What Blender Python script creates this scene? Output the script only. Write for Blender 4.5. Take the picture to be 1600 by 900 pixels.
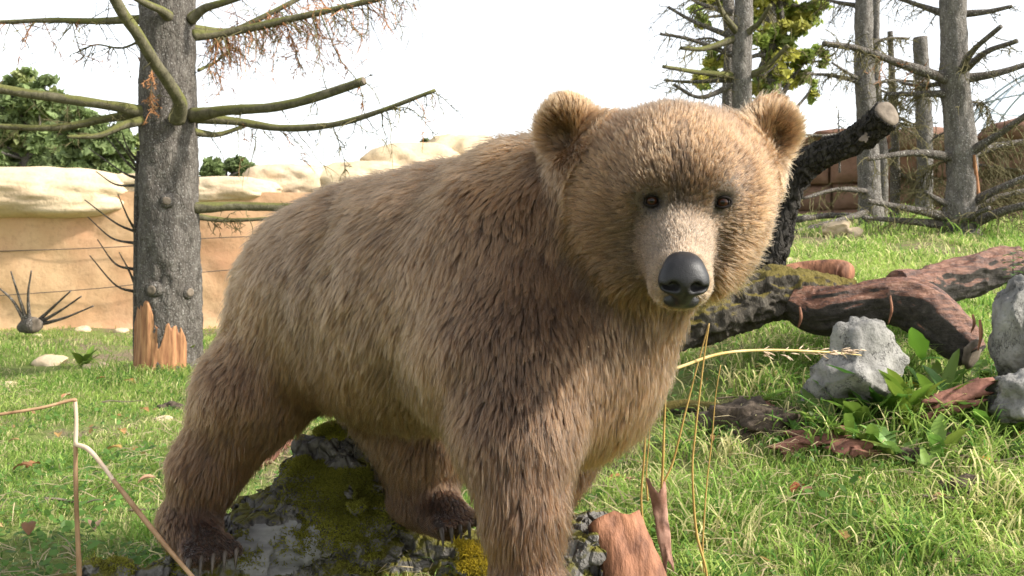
import bpy, math, random
import numpy as np
from mathutils import Vector, Matrix, kdtree

for o in list(bpy.data.objects): bpy.data.objects.remove(o, do_unlink=True)
scene = bpy.context.scene
COL = scene.collection
R = math.radians
random.seed(4); RNG = np.random.default_rng(11)

# ------------------------------------------------------------------ camera
FPX, HX, HY, CAMZ = 1556.0, 800.0, 410.0, 1.0        # focal length and horizon in pixels of a 1600 x 900 frame
cam_d = bpy.data.cameras.new('camera'); cam = bpy.data.objects.new('camera', cam_d); COL.objects.link(cam)
cam.location = (0, 0, CAMZ); cam.rotation_euler = (R(90), 0, 0)
cam_d.sensor_width = 36; cam_d.lens = 36 * FPX / 1600
cam_d.shift_y = -(450 - HY) / 1600
cam_d.clip_start = .05; cam_d.clip_end = 500
cam_d.dof.use_dof = True; cam_d.dof.focus_distance = 2.05; cam_d.dof.aperture_fstop = 13
scene.camera = cam

# ------------------------------------------------------------------ light
SUN = Vector((.82, -.24, .62)).normalized()          # towards the sun
w = bpy.data.worlds.new('World'); scene.world = w; w.use_nodes = True
nt = w.node_tree; bg = nt.nodes['Background']
sky = nt.nodes.new('ShaderNodeTexSky'); sky.sky_type = 'NISHITA'; sky.sun_disc = False
sky.sun_elevation = math.asin(SUN.z); sky.sun_rotation = math.atan2(SUN.x, SUN.y)
sky.air_density = 1.0; sky.dust_density = 1.5; sky.ozone_density = 1.0
hs = nt.nodes.new('ShaderNodeHueSaturation'); hs.inputs['Saturation'].default_value = .22
nt.links.new(sky.outputs[0], hs.inputs['Color']); nt.links.new(hs.outputs[0], bg.inputs['Color'])
bg.inputs['Strength'].default_value = .15
sd = bpy.data.lights.new('sun', 'SUN'); so = bpy.data.objects.new('sun', sd); COL.objects.link(so)
sd.energy = 3.4; sd.angle = R(4); sd.color = (1, .94, .84)
so.rotation_euler = SUN.to_track_quat('Z', 'Y').to_euler(); so.location = (6, 0, 8)
vs = scene.view_settings; vs.view_transform = 'Standard'; vs.look = 'None'; vs.gamma = 1
vs.use_curve_mapping = False; vs.exposure = 1.2
scene.cycles.use_denoising = True
scene.cycles.max_bounces = 14; scene.cycles.transparent_max_bounces = 16
scene.cycles.transmission_bounces = 10; scene.cycles.diffuse_bounces = 5; scene.cycles.glossy_bounces = 6
try: scene.cycles_curves.shape = 'RIBBONS'
except Exception: pass

# ------------------------------------------------------------------ helpers
def P(px, py, d):
    """world point seen at a pixel, d metres in front of the camera"""
    return np.array([(px - HX) / FPX * d, d, CAMZ + (HY - py) / FPX * d])
def nrm(v):
    v = np.asarray(v, float); return v / (np.linalg.norm(v, axis=-1, keepdims=True) + 1e-12)
def sstep(a, b, x):
    t = np.clip((np.asarray(x, float) - a) / (b - a), 0, 1); return t * t * (3 - 2 * t)

def vnoise(p, seed=0):
    p = np.asarray(p, float); i = np.floor(p).astype(np.int64); f = p - i; f = f * f * (3 - 2 * f)
    out = np.zeros(p.shape[:-1])
    for dx in (0, 1):
        for dy in (0, 1):
            for dz in (0, 1):
                h = ((i[..., 0] + dx) * 374761393 + (i[..., 1] + dy) * 668265263 + (i[..., 2] + dz) * 2147483647 + seed * 144665) & 0xffffffff
                h = ((h ^ (h >> 13)) * 1274126177) & 0xffffffff
                h = ((h ^ (h >> 16)) & 0xffff) / 32767.5 - 1
                wgt = (f[..., 0] if dx else 1 - f[..., 0]) * (f[..., 1] if dy else 1 - f[..., 1]) * (f[..., 2] if dz else 1 - f[..., 2])
                out += h * wgt
    return out
def fbm(p, seed=0, oct=4, gain=.5):
    p = np.asarray(p, float); s = np.zeros(p.shape[:-1]); a = 1.
    for k in range(oct):
        s += a * vnoise(p * 2 ** k + 17.3 * k, seed + k); a *= gain
    return s

def mesh_data(name, V, F, mats, smooth=True, midx=None, cols=None, cname='col'):
    """V (n,3); F an (m,3|4) array or a list of such arrays"""
    me = bpy.data.meshes.new(name)
    Fs = [np.asarray(f, np.int32) for f in (F if isinstance(F, (list, tuple)) else [F]) if len(f)]
    V = np.asarray(V, np.float32)
    me.vertices.add(len(V)); me.vertices.foreach_set('co', V.ravel())
    loops = np.concatenate([f.ravel() for f in Fs]); tot = np.concatenate([np.full(len(f), f.shape[1], np.int32) for f in Fs])
    me.loops.add(len(loops)); me.loops.foreach_set('vertex_index', loops.astype(np.int32))
    me.polygons.add(len(tot)); me.polygons.foreach_set('loop_start', np.concatenate([[0], np.cumsum(tot)[:-1]]).astype(np.int32))
    if midx is not None: me.polygons.foreach_set('material_index', np.asarray(midx, np.int32))
    me.polygons.foreach_set('use_smooth', np.full(len(tot), bool(smooth)))
    for m in (mats if isinstance(mats, (list, tuple)) else [mats]): me.materials.append(m)
    if cols is not None:
        a = me.attributes.new(cname, 'FLOAT_COLOR', 'POINT')
        c = np.ones((len(V), 4), np.float32); c[:, :3] = cols; a.data.foreach_set('color', c.ravel())
    me.update(calc_edges=True)
    return me

BASE = {}
def tag(o, label=None, cat=None, group=None, kind=None):
    if label: o['label'] = label
    if cat: o['category'] = cat
    if group: o['group'] = group
    if kind: o['kind'] = kind
    return o
def thing(name, base, label, cat, group=None):
    o = bpy.data.objects.new(name, None); COL.objects.link(o); o.location = base; o.empty_display_size = .1
    BASE[o.name] = np.asarray(base, float)
    return tag(o, label, cat, group)
def add(name, V, F, mats, parent=None, base=None, **kw):
    """one mesh object; V in world coordinates"""
    b = BASE[parent.name] if parent is not None else (np.asarray(base, float) if base is not None else np.zeros(3))
    o = bpy.data.objects.new(name, mesh_data(name, np.asarray(V) - b, F, mats, **kw)); COL.objects.link(o)
    if parent is not None: o.parent = parent
    else: o.location = b
    BASE[o.name] = b
    return o
def merge(parts):
    V, Q, T, n = [], [], [], 0
    for v, f in parts:
        f = np.asarray(f)
        V.append(v); (Q if f.shape[1] == 4 else T).append(f + n); n += len(v)
    out = []
    if Q: out.append(np.concatenate(Q))
    if T: out.append(np.concatenate(T))
    return np.concatenate(V), out

def spline(pts, n):
    """Catmull-Rom through rows of pts (any number of columns)"""
    p = np.asarray(pts, float); p = np.vstack([2 * p[0] - p[1], p, 2 * p[-1] - p[-2]])
    m = len(p) - 3; t = np.linspace(0, m, n); i = np.minimum(t.astype(int), m - 1); u = (t - i)[:, None]
    a, b, c, d = p[i], p[i + 1], p[i + 2], p[i + 3]
    return .5 * (2 * b + (c - a) * u + (2 * a - 5 * b + 4 * c - d) * u ** 2 + (3 * b - a - 3 * c + d) * u ** 3)
def frames(c):
    t = nrm(np.gradient(c, axis=0)); n = np.zeros_like(c)
    r = np.array([0, 0, 1.]) if abs(t[0, 2]) < .8 else np.array([0, 1., 0])
    v = nrm(np.cross(t[0], r))
    for i in range(len(c)):
        v = nrm(v - t[i] * np.dot(v, t[i])); n[i] = v
    return t, n, np.cross(t, n)
def tube(pts, rad, n=24, seg=12, rough=0., freq=8., seed=0, stretch=4., ridges=0., cap=True, flat=None):
    """tapered tube along a spline; rough is a fraction of the radius"""
    pts = np.asarray(pts, float); rad = np.broadcast_to(np.asarray(rad, float), (len(pts),)) if np.ndim(rad) else np.full(len(pts), rad)
    s = spline(np.column_stack([pts, rad]), n); c, r = s[:, :3], np.maximum(s[:, 3], 4e-4)
    t, a, b = frames(c); ang = np.linspace(0, 2 * np.pi, seg, endpoint=False)
    d = np.cos(ang)[None, :, None] * a[:, None] + np.sin(ang)[None, :, None] * b[:, None]
    rr = np.repeat(r[:, None], seg, 1)
    if rough or ridges:
        L = np.concatenate([[0], np.cumsum(np.linalg.norm(np.diff(c, axis=0), axis=1))])
        q = np.stack([np.cos(ang)[None] * r[:, None], np.sin(ang)[None] * r[:, None], np.repeat(L[:, None] / stretch, seg, 1)], -1) * freq
        nz = fbm(q + seed * 7.7, seed, 4)
        rr = rr * (1 + rough * nz - ridges * np.abs(fbm(q * 2.3 + 31, seed + 5, 3)))
    V = (c[:, None] + d * rr[..., None]).reshape(-1, 3)
    i = np.arange(n - 1)[:, None] * seg; j = np.arange(seg)[None]; k = (j + 1) % seg
    F = np.stack([i + j, i + k, i + seg + k, i + seg + j], -1).reshape(-1, 4)
    if cap:
        V = np.vstack([V, c[0], c[-1]]); m = len(V); j = np.arange(seg); k = (j + 1) % seg
        T = np.concatenate([np.stack([np.full(seg, m - 2), k, j], 1), np.stack([np.full(seg, m - 1), (n - 1) * seg + j, (n - 1) * seg + k], 1)])
        return V, [F, T]
    return V, [F]
def join(parts):
    V, Q, T, n = [], [], [], 0
    for v, fs in parts:
        V.append(v)
        for f in fs: (Q if f.shape[1] == 4 else T).append(f + n)
        n += len(v)
    out = [np.concatenate(x) for x in (Q, T) if x]
    return np.concatenate(V), out
def disc(c, nrml, r, seg=18, thick=.006, seed=0, wob=.08):
    """a sawn face: a slightly uneven thin disc with rings of vertices"""
    nrml = nrm(nrml); a = nrm(np.cross(nrml, [.3, .2, .9])); b = np.cross(nrml, a); ang = np.linspace(0, 2 * np.pi, seg, endpoint=False)
    V = []; 
    for k, (f, h) in enumerate(((1, 0), (1, 1), (.6, 1.3), (.25, 1.0))):
        rr = r * f * (1 + wob * vnoise(np.stack([np.cos(ang) * 2, np.sin(ang) * 2, ang * 0 + seed], -1), seed))
        V.append(c + (np.cos(ang) * rr)[:, None] * a + (np.sin(ang) * rr)[:, None] * b + nrml * thick * h)
    V = np.concatenate(V + [[c + nrml * thick * 1.1]]); F = []; j = np.arange(seg); k = (j + 1) % seg
    for q in range(3): F.append(np.stack([q * seg + j, q * seg + k, (q + 1) * seg + k, (q + 1) * seg + j], 1))
    T = np.stack([3 * seg + j, 3 * seg + k, np.full(seg, 4 * seg)], 1)
    return V, [np.concatenate(F), T]

# signed distance shapes and surface nets
def sd_ell(p, c, r, M=None):
    q = p - c
    if M is not None: q = q @ np.asarray(M).T
    k0 = np.linalg.norm(q / r, axis=-1); k1 = np.linalg.norm(q / (np.asarray(r) ** 2), axis=-1) + 1e-9
    return k0 * (k0 - 1) / k1
def sd_cap(p, a, b, ra, rb):
    ab = b - a; t = np.clip(((p - a) @ ab) / (ab @ ab), 0, 1)
    return np.linalg.norm(p - (a + t[..., None] * ab), axis=-1) - (ra + (rb - ra) * t)
def smin(a, b, k):
    h = np.maximum(k - np.abs(a - b), 0) / k; return np.minimum(a, b) - h * h * k / 4
def prim_eval(pr, p):
    return sd_ell(p, pr['c'], pr['r'], pr.get('M')) if pr['t'] == 'e' else sd_cap(p, pr['a'], pr['b'], pr['ra'], pr['rb'])
def prim_box(pr):
    if pr['t'] == 'e': m = max(pr['r']); return pr['c'] - m, pr['c'] + m
    return np.minimum(pr['a'] - pr['ra'], pr['b'] - pr['rb']), np.maximum(pr['a'] + pr['ra'], pr['b'] + pr['rb'])
def field(prims, lo, hi, h, post=None):
    n = np.ceil((hi - lo) / h).astype(int) + 1
    ax = [lo[i] + h * np.arange(n[i]) for i in range(3)]
    Fd = np.ones(n)
    for pr in prims:
        a, b = prim_box(pr); m = .14
        i0 = np.clip(((a - m - lo) / h).astype(int), 0, n); i1 = np.clip(((b + m - lo) / h).astype(int) + 2, 0, n)
        if np.any(i1 <= i0): continue
        sl = tuple(slice(i0[i], i1[i]) for i in range(3))
        g = np.stack(np.meshgrid(*[ax[i][sl[i]] for i in range(3)], indexing='ij'), -1)
        d = prim_eval(pr, g); k = pr.get('k', .06)
        if pr.get('sub'): Fd[sl] = -smin(-Fd[sl], d, k)
        else: Fd[sl] = smin(Fd[sl], d, k)
    if post is not None:
        g = np.stack(np.meshgrid(*ax, indexing='ij'), -1); msk = np.abs(Fd) < .12
        Fd[msk] += post(g[msk])
    return Fd
def surface_nets(Fd, lo, h):
    s = Fd < 0; n = np.array(Fd.shape); c = n - 1
    acc = np.zeros((*c, 3)); cnt = np.zeros(c)
    for axis in range(3):
        u, v = [x for x in range(3) if x != axis]
        sl0 = [slice(None)] * 3; sl1 = [slice(None)] * 3; sl0[axis] = slice(0, -1); sl1[axis] = slice(1, None)
        f0, f1 = Fd[tuple(sl0)], Fd[tuple(sl1)]; cr = (f0 < 0) != (f1 < 0)
        t = np.where(cr, f0 / np.where(cr, f0 - f1, 1), 0)
        for du in (0, 1):
            for dv in (0, 1):
                q = [slice(None)] * 3; q[u] = slice(du, du + c[u]); q[v] = slice(dv, dv + c[v])
                m = cr[tuple(q)]; tt = t[tuple(q)]
                cnt += m; acc[..., axis] += np.where(m, tt, 0); acc[..., u] += m * du; acc[..., v] += m * dv
    act = cnt > 0; idx = -np.ones(c, int); idx[act] = np.arange(act.sum())
    ijk = np.argwhere(act); V = lo + h * (ijk + acc[act] / cnt[act][:, None])
    Fs = []
    for axis in range(3):
        u, v = [x for x in range(3) if x != axis]
        sl0 = [slice(None)] * 3; sl1 = [slice(None)] * 3; sl0[axis] = slice(0, -1); sl1[axis] = slice(1, None)
        a = s[tuple(sl0)]; b = s[tuple(sl1)]; e = np.argwhere(a != b)
        e = e[(e[:, u] > 0) & (e[:, v] > 0) & (e[:, u] < c[u]) & (e[:, v] < c[v])]
        q = []
        for du, dv in ((1, 1), (0, 1), (0, 0), (1, 0)):
            k = e.copy(); k[:, u] -= du; k[:, v] -= dv; q.append(idx[k[:, 0], k[:, 1], k[:, 2]])
        q = np.stack(q, 1); flip = a[e[:, 0], e[:, 1], e[:, 2]]
        if axis == 1: flip = ~flip
        q[~flip] = q[~flip][:, ::-1]; Fs.append(q)
    return V, np.concatenate(Fs)
def vnormals(V, Q):
    a, b, c, d = V[Q[:, 0]], V[Q[:, 1]], V[Q[:, 2]], V[Q[:, 3]]; fn = np.cross(c - a, d - b); N = np.zeros_like(V)
    for k in range(4): np.add.at(N, Q[:, k], fn)
    return nrm(N)
def relax(V, Q, it=2, f=.5):
    E = np.concatenate([Q[:, [0, 1]], Q[:, [1, 2]], Q[:, [2, 3]], Q[:, [3, 0]]]); E = np.concatenate([E, E[:, ::-1]])
    deg = np.bincount(E[:, 0], minlength=len(V))[:, None]
    for _ in range(it):
        A = np.stack([np.bincount(E[:, 0], V[E[:, 1], k], len(V)) for k in range(3)], 1); V = V * (1 - f) + f * A / deg
    return V

# materials
def new_mat(name):
    m = bpy.data.materials.new(name); m.use_nodes = True; nt = m.node_tree
    return m, nt, nt.nodes['Principled BSDF']
def N(nt, typ, **kw):
    n = nt.nodes.new('ShaderNode' + typ)
    for k, v in kw.items():
        if k in n.inputs.keys(): n.inputs[k].default_value = v
        else: setattr(n, k, v)
    return n
def ramp(nt, fac, stops):
    r = nt.nodes.new('ShaderNodeValToRGB'); e = r.color_ramp.elements
    while len(e) < len(stops): e.new(.5)
    for x, (p, c) in zip(e, stops): x.position = p; x.color = (*c, 1) if len(c) == 3 else c
    nt.links.new(fac, r.inputs[0]); return r.outputs[0]
def mixc(nt, fac, a, b, mode='MIX'):
    m = nt.nodes.new('ShaderNodeMix'); m.data_type = 'RGBA'; m.blend_type = mode
    for sock, v in ((m.inputs['Factor'], fac), (m.inputs[6], a), (m.inputs[7], b)):
        if isinstance(v, (int, float)): sock.default_value = v
        elif isinstance(v, tuple): sock.default_value = (*v, 1)
        else: nt.links.new(v, sock)
    return m.outputs[2]
def noise(nt, scale, detail=5, rough=.6, vec=None, out=0):
    n = N(nt, 'TexNoise', Scale=scale, Detail=detail, Roughness=rough)
    if vec is not None: nt.links.new(vec, n.inputs['Vector'])
    return n.outputs[out]
def coords(nt, scale=(1, 1, 1)):
    t = N(nt, 'TexCoord'); m = N(nt, 'Mapping'); m.inputs['Scale'].default_value = scale
    nt.links.new(t.outputs['Object'], m.inputs['Vector']); return m.outputs[0]
def bump(nt, bs, h, strength=.5, dist=.01):
    b = N(nt, 'Bump', Strength=strength, Distance=dist); nt.links.new(h, b.inputs['Height']); nt.links.new(b.outputs[0], bs.inputs['Normal'])
def math_n(nt, op, a, b=None):
    m = nt.nodes.new('ShaderNodeMath'); m.operation = op
    for s, v in zip(m.inputs, (a, b)):
        if v is None: continue
        if isinstance(v, (int, float)): s.default_value = v
        else: nt.links.new(v, s)
    return m.outputs[0]
def simple_mat(name, c1, c2, scale=20, rough=.8, bs=.4, bd=.005, stretch=(1, 1, 1), spec=.3):
    m, nt, b = new_mat(name); v = coords(nt, stretch); n = noise(nt, scale, vec=v)
    nt.links.new(ramp(nt, n, [(.3, c1), (.7, c2)]), b.inputs['Base Color'])
    b.inputs['Roughness'].default_value = rough; b.inputs['Specular IOR Level'].default_value = spec
    if bs: bump(nt, b, n, bs, bd)
    return m
def bark_mat(name, dark, mid, light, scale=14, stretch=.3, moss=0., mossc=(.10, .12, .02), mossup=False, lichen=0., bd=.012, lich_c=(.5, .5, .45), crack=.6, hard=False):
    """furrowed bark: stretched noise, plates, moss patches and lichen specks"""
    m, nt, b = new_mat(name); v = coords(nt, (1, 1, stretch)); v1 = coords(nt)
    n1 = noise(nt, scale, 6, .65, v); n2 = noise(nt, scale * 5, 4, .6, v); n3 = noise(nt, 3.1, 3, .5, v1)
    vo = N(nt, 'TexVoronoi', Scale=scale * 1.6, feature='DISTANCE_TO_EDGE'); nt.links.new(v, vo.inputs['Vector'])
    c = ramp(nt, n1, [(.28, dark), (.5, mid), (.72, light)])
    c = mixc(nt, .3, c, ramp(nt, n2, [(.3, dark), (.7, light)]))
    c = mixc(nt, ramp(nt, vo.outputs[0], [(0., (.1 if moss and not hard else crack,) * 3), (.08, (0.,) * 3)]), c, dark)
    if lichen:
        l = ramp(nt, noise(nt, scale * 4, 2, .5, v1), [(.66 - lichen * .1, (0,) * 3), (.70 - lichen * .1, (1,) * 3)]); c = mixc(nt, l, c, lich_c)
    if moss:
        f = n3
        if mossup:
            g = N(nt, 'NewGeometry'); s = N(nt, 'SeparateXYZ'); nt.links.new(g.outputs['Normal'], s.inputs[0])
            f = math_n(nt, 'ADD', math_n(nt, 'MULTIPLY', s.outputs[2], .28), n3)
        f = math_n(nt, 'ADD', f, math_n(nt, 'MULTIPLY', n2, .25))
        c = mixc(nt, ramp(nt, f, [(.78 - moss * .3, (0,) * 3), (.86 - moss * .3, (1,) * 3)]), c, mixc(nt, n2, tuple(x * .55 for x in mossc), tuple(x * 1.5 for x in mossc)))
    nt.links.new(c, b.inputs['Base Color']); b.inputs['Roughness'].default_value = .9; b.inputs['Specular IOR Level'].default_value = .2
    hgt = math_n(nt, 'ADD', math_n(nt, 'ADD', n1, math_n(nt, 'MULTIPLY', n2, .4)), math_n(nt, 'MULTIPLY', ramp(nt, vo.outputs[0], [(0., (0,) * 3), (.12, (1,) * 3)]), .0 if moss and not hard else .9 * crack))
    bump(nt, b, hgt, .9, bd)
    return m
def attr_mat(name, rough=.6, trans=.3, attr='col', spec=.25, var=.0):
    """thin leaf-like surface coloured by a vertex attribute, letting some light through"""
    m, nt, b = new_mat(name); a = N(nt, 'Attribute', attribute_name=attr); c = a.outputs['Color']
    if var:
        n = noise(nt, 60, 3, .6, coords(nt)); c = mixc(nt, var, c, mixc(nt, n, (.3, .25, .15), (1, 1, .8)), 'MULTIPLY')
    nt.links.new(c, b.inputs['Base Color']); b.inputs['Roughness'].default_value = rough; b.inputs['Specular IOR Level'].default_value = spec
    if trans:
        t = N(nt, 'BsdfTranslucent'); nt.links.new(c, t.inputs[0]); mx = N(nt, 'MixShader'); mx.inputs[0].default_value = trans
        nt.links.new(b.outputs[0], mx.inputs[1]); nt.links.new(t.outputs[0], mx.inputs[2]); nt.links.new(mx.outputs[0], nt.nodes['Material Output'].inputs[0])
    return m

# ------------------------------------------------------------------ ground
def H(x, y):
    x = np.asarray(x, float); y = np.asarray(y, float)
    right = np.interp(y, [-6, 0, 2.6, 3.2, 4, 5, 7, 9, 13, 22, 40], [-.45, -.3, -.06, .03, .31, .56, .90, 1.2, 1.55, 1.8, 2.0])
    left = np.interp(y, [-6, 0, 4, 9, 14, 22, 40], [-.05, 0, 0, .02, .1, .5, .8])
    s = sstep(-.5, 1.7, x - .06 * (y - 4)); z = left * (1 - s) + right * s
    q = np.stack([x, y, 0 * x], -1)
    return z + .05 * fbm(q * .7, 3, 3) * np.clip(y / 4, .3, 1) + .018 * fbm(q * 3.1, 9, 3)
def ground_mat():
    m, nt, b = new_mat('turf_soil'); v = coords(nt)
    n1 = noise(nt, .9, 4, .6, v); n2 = noise(nt, 7, 5, .65, v); n3 = noise(nt, 60, 4, .7, v)
    soil = ramp(nt, n3, [(.3, (.08, .06, .036)), (.55, (.22, .175, .11)), (.75, (.36, .30, .2))])
    grs = ramp(nt, n3, [(.3, (.09, .12, .03)), (.6, (.2, .25, .07)), (.8, (.32, .33, .14))])
    f = math_n(nt, 'ADD', n1, math_n(nt, 'MULTIPLY', math_n(nt, 'SUBTRACT', n2, .5), .7))
    nt.links.new(mixc(nt, ramp(nt, f, [(.38, (1,) * 3), (.52, (0,) * 3)]), grs, soil), b.inputs['Base Color'])
    b.inputs['Roughness'].default_value = .95; b.inputs['Specular IOR Level'].default_value = .1
    bump(nt, b, math_n(nt, 'ADD', n3, n2), .8, .03)
    return m
gx = np.concatenate([np.linspace(-120, -9, 25), np.linspace(-8.5, 8.5, 190), np.linspace(9, 120, 25)])
gy = np.concatenate([np.linspace(-60, .5, 14), np.linspace(.7, 10, 150), np.linspace(10.3, 26, 60), np.linspace(28, 160, 22)])
X, Y = np.meshgrid(gx, gy); nx = len(gx)
gi = (np.arange(len(gy) - 1)[:, None] * nx + np.arange(nx - 1)[None])
tag(add('ground', np.stack([X, Y, H(X, Y)], -1).reshape(-1, 3), np.stack([gi, gi + 1, gi + nx + 1, gi + nx], -1).reshape(-1, 4), ground_mat()),
    'grassy uneven ground rising towards the dead spruces', kind='structure')
# ------------------------------------------------------------------ the bear
hd = np.array([.718, -.696, 0]); lf = np.array([.696, .718, 0]); C0 = np.array([-.62, 2.95, 0])
def L(f, s, z): return C0 + f * hd + s * lf + np.array([0, 0, z])
BM = np.stack([hd, lf, [0, 0, 1.]])                 # rows: bear forward, bear left, up
Hc = P(1050, 303, 2.02); noseT = P(1071, 446, 1.70)
Fw = nrm(noseT - Hc); Xr = nrm(np.cross([.03, 0, 1.], Fw)); Up = np.cross(Fw, Xr)
def Hd(x, f, u): return Hc + x * Xr + f * Fw + u * Up
HM = np.stack([Xr, Fw, Up])
DN = np.array([0, 0, -1.])
prims = []
def E(c, r, M=BM, k=.08, **at): prims.append(dict(t='e', c=np.asarray(c), r=np.asarray(r, float), M=M, k=k, at=at))
def Cc(a, b, ra, rb, k=.06, **at): prims.append(dict(t='c', a=np.asarray(a), b=np.asarray(b), ra=ra, rb=rb, k=k, at=at))
# attributes: d comb direction, l length, lift, col root-to-tip tint, w density
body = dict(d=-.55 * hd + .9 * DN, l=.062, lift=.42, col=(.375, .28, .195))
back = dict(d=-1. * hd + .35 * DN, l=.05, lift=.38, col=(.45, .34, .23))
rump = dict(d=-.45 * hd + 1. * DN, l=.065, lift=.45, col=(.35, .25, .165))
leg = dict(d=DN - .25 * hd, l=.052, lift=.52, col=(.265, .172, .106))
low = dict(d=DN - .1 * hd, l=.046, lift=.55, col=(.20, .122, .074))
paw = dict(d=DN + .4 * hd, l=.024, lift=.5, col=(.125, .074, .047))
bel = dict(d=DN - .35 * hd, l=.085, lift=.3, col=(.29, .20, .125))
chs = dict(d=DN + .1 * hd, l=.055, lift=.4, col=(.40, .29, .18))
nck = dict(d=DN * 1. - .45 * hd, l=.05, lift=.45, col=(.32, .222, .14))  # neck tint darkened to paint in the shade beneath cheeks and chin
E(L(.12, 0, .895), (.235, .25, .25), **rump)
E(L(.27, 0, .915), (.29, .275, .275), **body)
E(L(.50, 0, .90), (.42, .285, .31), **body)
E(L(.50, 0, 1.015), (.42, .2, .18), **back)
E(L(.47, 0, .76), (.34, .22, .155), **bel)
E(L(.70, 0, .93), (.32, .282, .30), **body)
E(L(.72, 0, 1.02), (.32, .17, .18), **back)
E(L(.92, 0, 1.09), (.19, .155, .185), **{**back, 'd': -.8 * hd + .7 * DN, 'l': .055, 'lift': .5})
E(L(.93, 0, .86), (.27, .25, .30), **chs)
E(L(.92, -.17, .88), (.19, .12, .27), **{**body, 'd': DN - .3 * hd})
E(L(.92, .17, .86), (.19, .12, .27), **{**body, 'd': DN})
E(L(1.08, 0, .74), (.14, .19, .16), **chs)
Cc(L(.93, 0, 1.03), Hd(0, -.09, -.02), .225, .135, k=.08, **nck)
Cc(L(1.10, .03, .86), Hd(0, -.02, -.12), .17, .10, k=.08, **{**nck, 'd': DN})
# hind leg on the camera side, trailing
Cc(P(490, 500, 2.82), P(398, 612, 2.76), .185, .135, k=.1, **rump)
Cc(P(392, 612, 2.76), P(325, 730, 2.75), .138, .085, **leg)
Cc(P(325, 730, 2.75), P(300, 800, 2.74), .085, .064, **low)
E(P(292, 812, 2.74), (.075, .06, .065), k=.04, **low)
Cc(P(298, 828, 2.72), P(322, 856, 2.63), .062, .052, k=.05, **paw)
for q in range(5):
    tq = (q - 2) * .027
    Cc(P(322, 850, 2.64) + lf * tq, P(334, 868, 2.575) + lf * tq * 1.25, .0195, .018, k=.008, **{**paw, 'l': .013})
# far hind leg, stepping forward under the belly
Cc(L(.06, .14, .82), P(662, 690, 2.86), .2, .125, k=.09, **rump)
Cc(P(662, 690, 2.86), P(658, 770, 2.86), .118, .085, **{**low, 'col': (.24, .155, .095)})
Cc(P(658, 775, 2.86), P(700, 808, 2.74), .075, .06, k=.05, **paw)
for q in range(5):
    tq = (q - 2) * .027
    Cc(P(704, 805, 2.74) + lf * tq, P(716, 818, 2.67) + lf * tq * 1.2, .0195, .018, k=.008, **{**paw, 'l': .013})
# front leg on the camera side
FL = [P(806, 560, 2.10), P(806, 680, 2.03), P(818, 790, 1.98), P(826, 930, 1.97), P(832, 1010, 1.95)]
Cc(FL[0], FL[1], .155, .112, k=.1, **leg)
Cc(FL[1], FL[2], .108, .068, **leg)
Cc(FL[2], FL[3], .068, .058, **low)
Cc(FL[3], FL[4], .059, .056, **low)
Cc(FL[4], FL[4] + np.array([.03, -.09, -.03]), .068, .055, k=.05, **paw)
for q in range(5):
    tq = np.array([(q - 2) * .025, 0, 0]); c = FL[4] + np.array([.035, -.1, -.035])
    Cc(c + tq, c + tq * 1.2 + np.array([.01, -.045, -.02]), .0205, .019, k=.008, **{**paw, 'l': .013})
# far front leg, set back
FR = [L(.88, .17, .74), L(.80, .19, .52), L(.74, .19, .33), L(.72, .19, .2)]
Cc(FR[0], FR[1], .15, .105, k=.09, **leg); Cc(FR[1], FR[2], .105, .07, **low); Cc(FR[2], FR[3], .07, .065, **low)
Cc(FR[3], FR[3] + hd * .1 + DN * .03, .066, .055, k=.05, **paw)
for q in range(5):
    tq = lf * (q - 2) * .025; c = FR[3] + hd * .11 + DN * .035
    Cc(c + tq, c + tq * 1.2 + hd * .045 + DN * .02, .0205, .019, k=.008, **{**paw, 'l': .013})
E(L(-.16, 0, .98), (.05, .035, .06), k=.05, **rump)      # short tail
# head
NOSE_BASE = len(prims)
face = dict(head=1, l=.022, lift=.45, col=(.44, .31, .19), w=2.2)
chk = dict(head=1, l=.04, lift=.6, col=(.46, .325, .20), w=1.7)
muz = dict(head=1, l=.013, lift=.55, col=(.50, .445, .385), w=3.2)
E(Hd(0, -.005, .032), (.172, .165, .145), M=HM, k=.06, **{**face, 'l': .028})
E(Hd(0, .085, .066), (.088, .075, .06), M=HM, k=.06, **face)
for s in (-1, 1):
    E(Hd(s * .106, -.012, -.038), (.086, .112, .110), M=HM, k=.08, **chk)
    E(Hd(s * .066, .045, -.115), (.068, .10, .075), M=HM, k=.06, **chk)
    E(Hd(s * .064, .122, .070), (.042, .042, .027), M=HM, k=.03, **{**face, 'l': .014})      # brow
Cc(Hd(0, .115, .012), Hd(0, .2, -.005), .044, .05, k=.04, **muz)
Cc(Hd(0, .09, -.03), Hd(0, .285, -.020), .068, .049, k=.032, **muz)
Cc(Hd(0, .10, -.075), Hd(0, .272, -.062), .066, .040, k=.035, **{**muz, 'l': .016, 'col': (.50, .40, .29)})
for s in (-1, 1): E(Hd(s * .024, .285, -.046), (.03, .04, .028), M=HM, k=.025, **{**muz, 'l': .011, 'col': (.50, .40, .29)})
EARS = []
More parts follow.
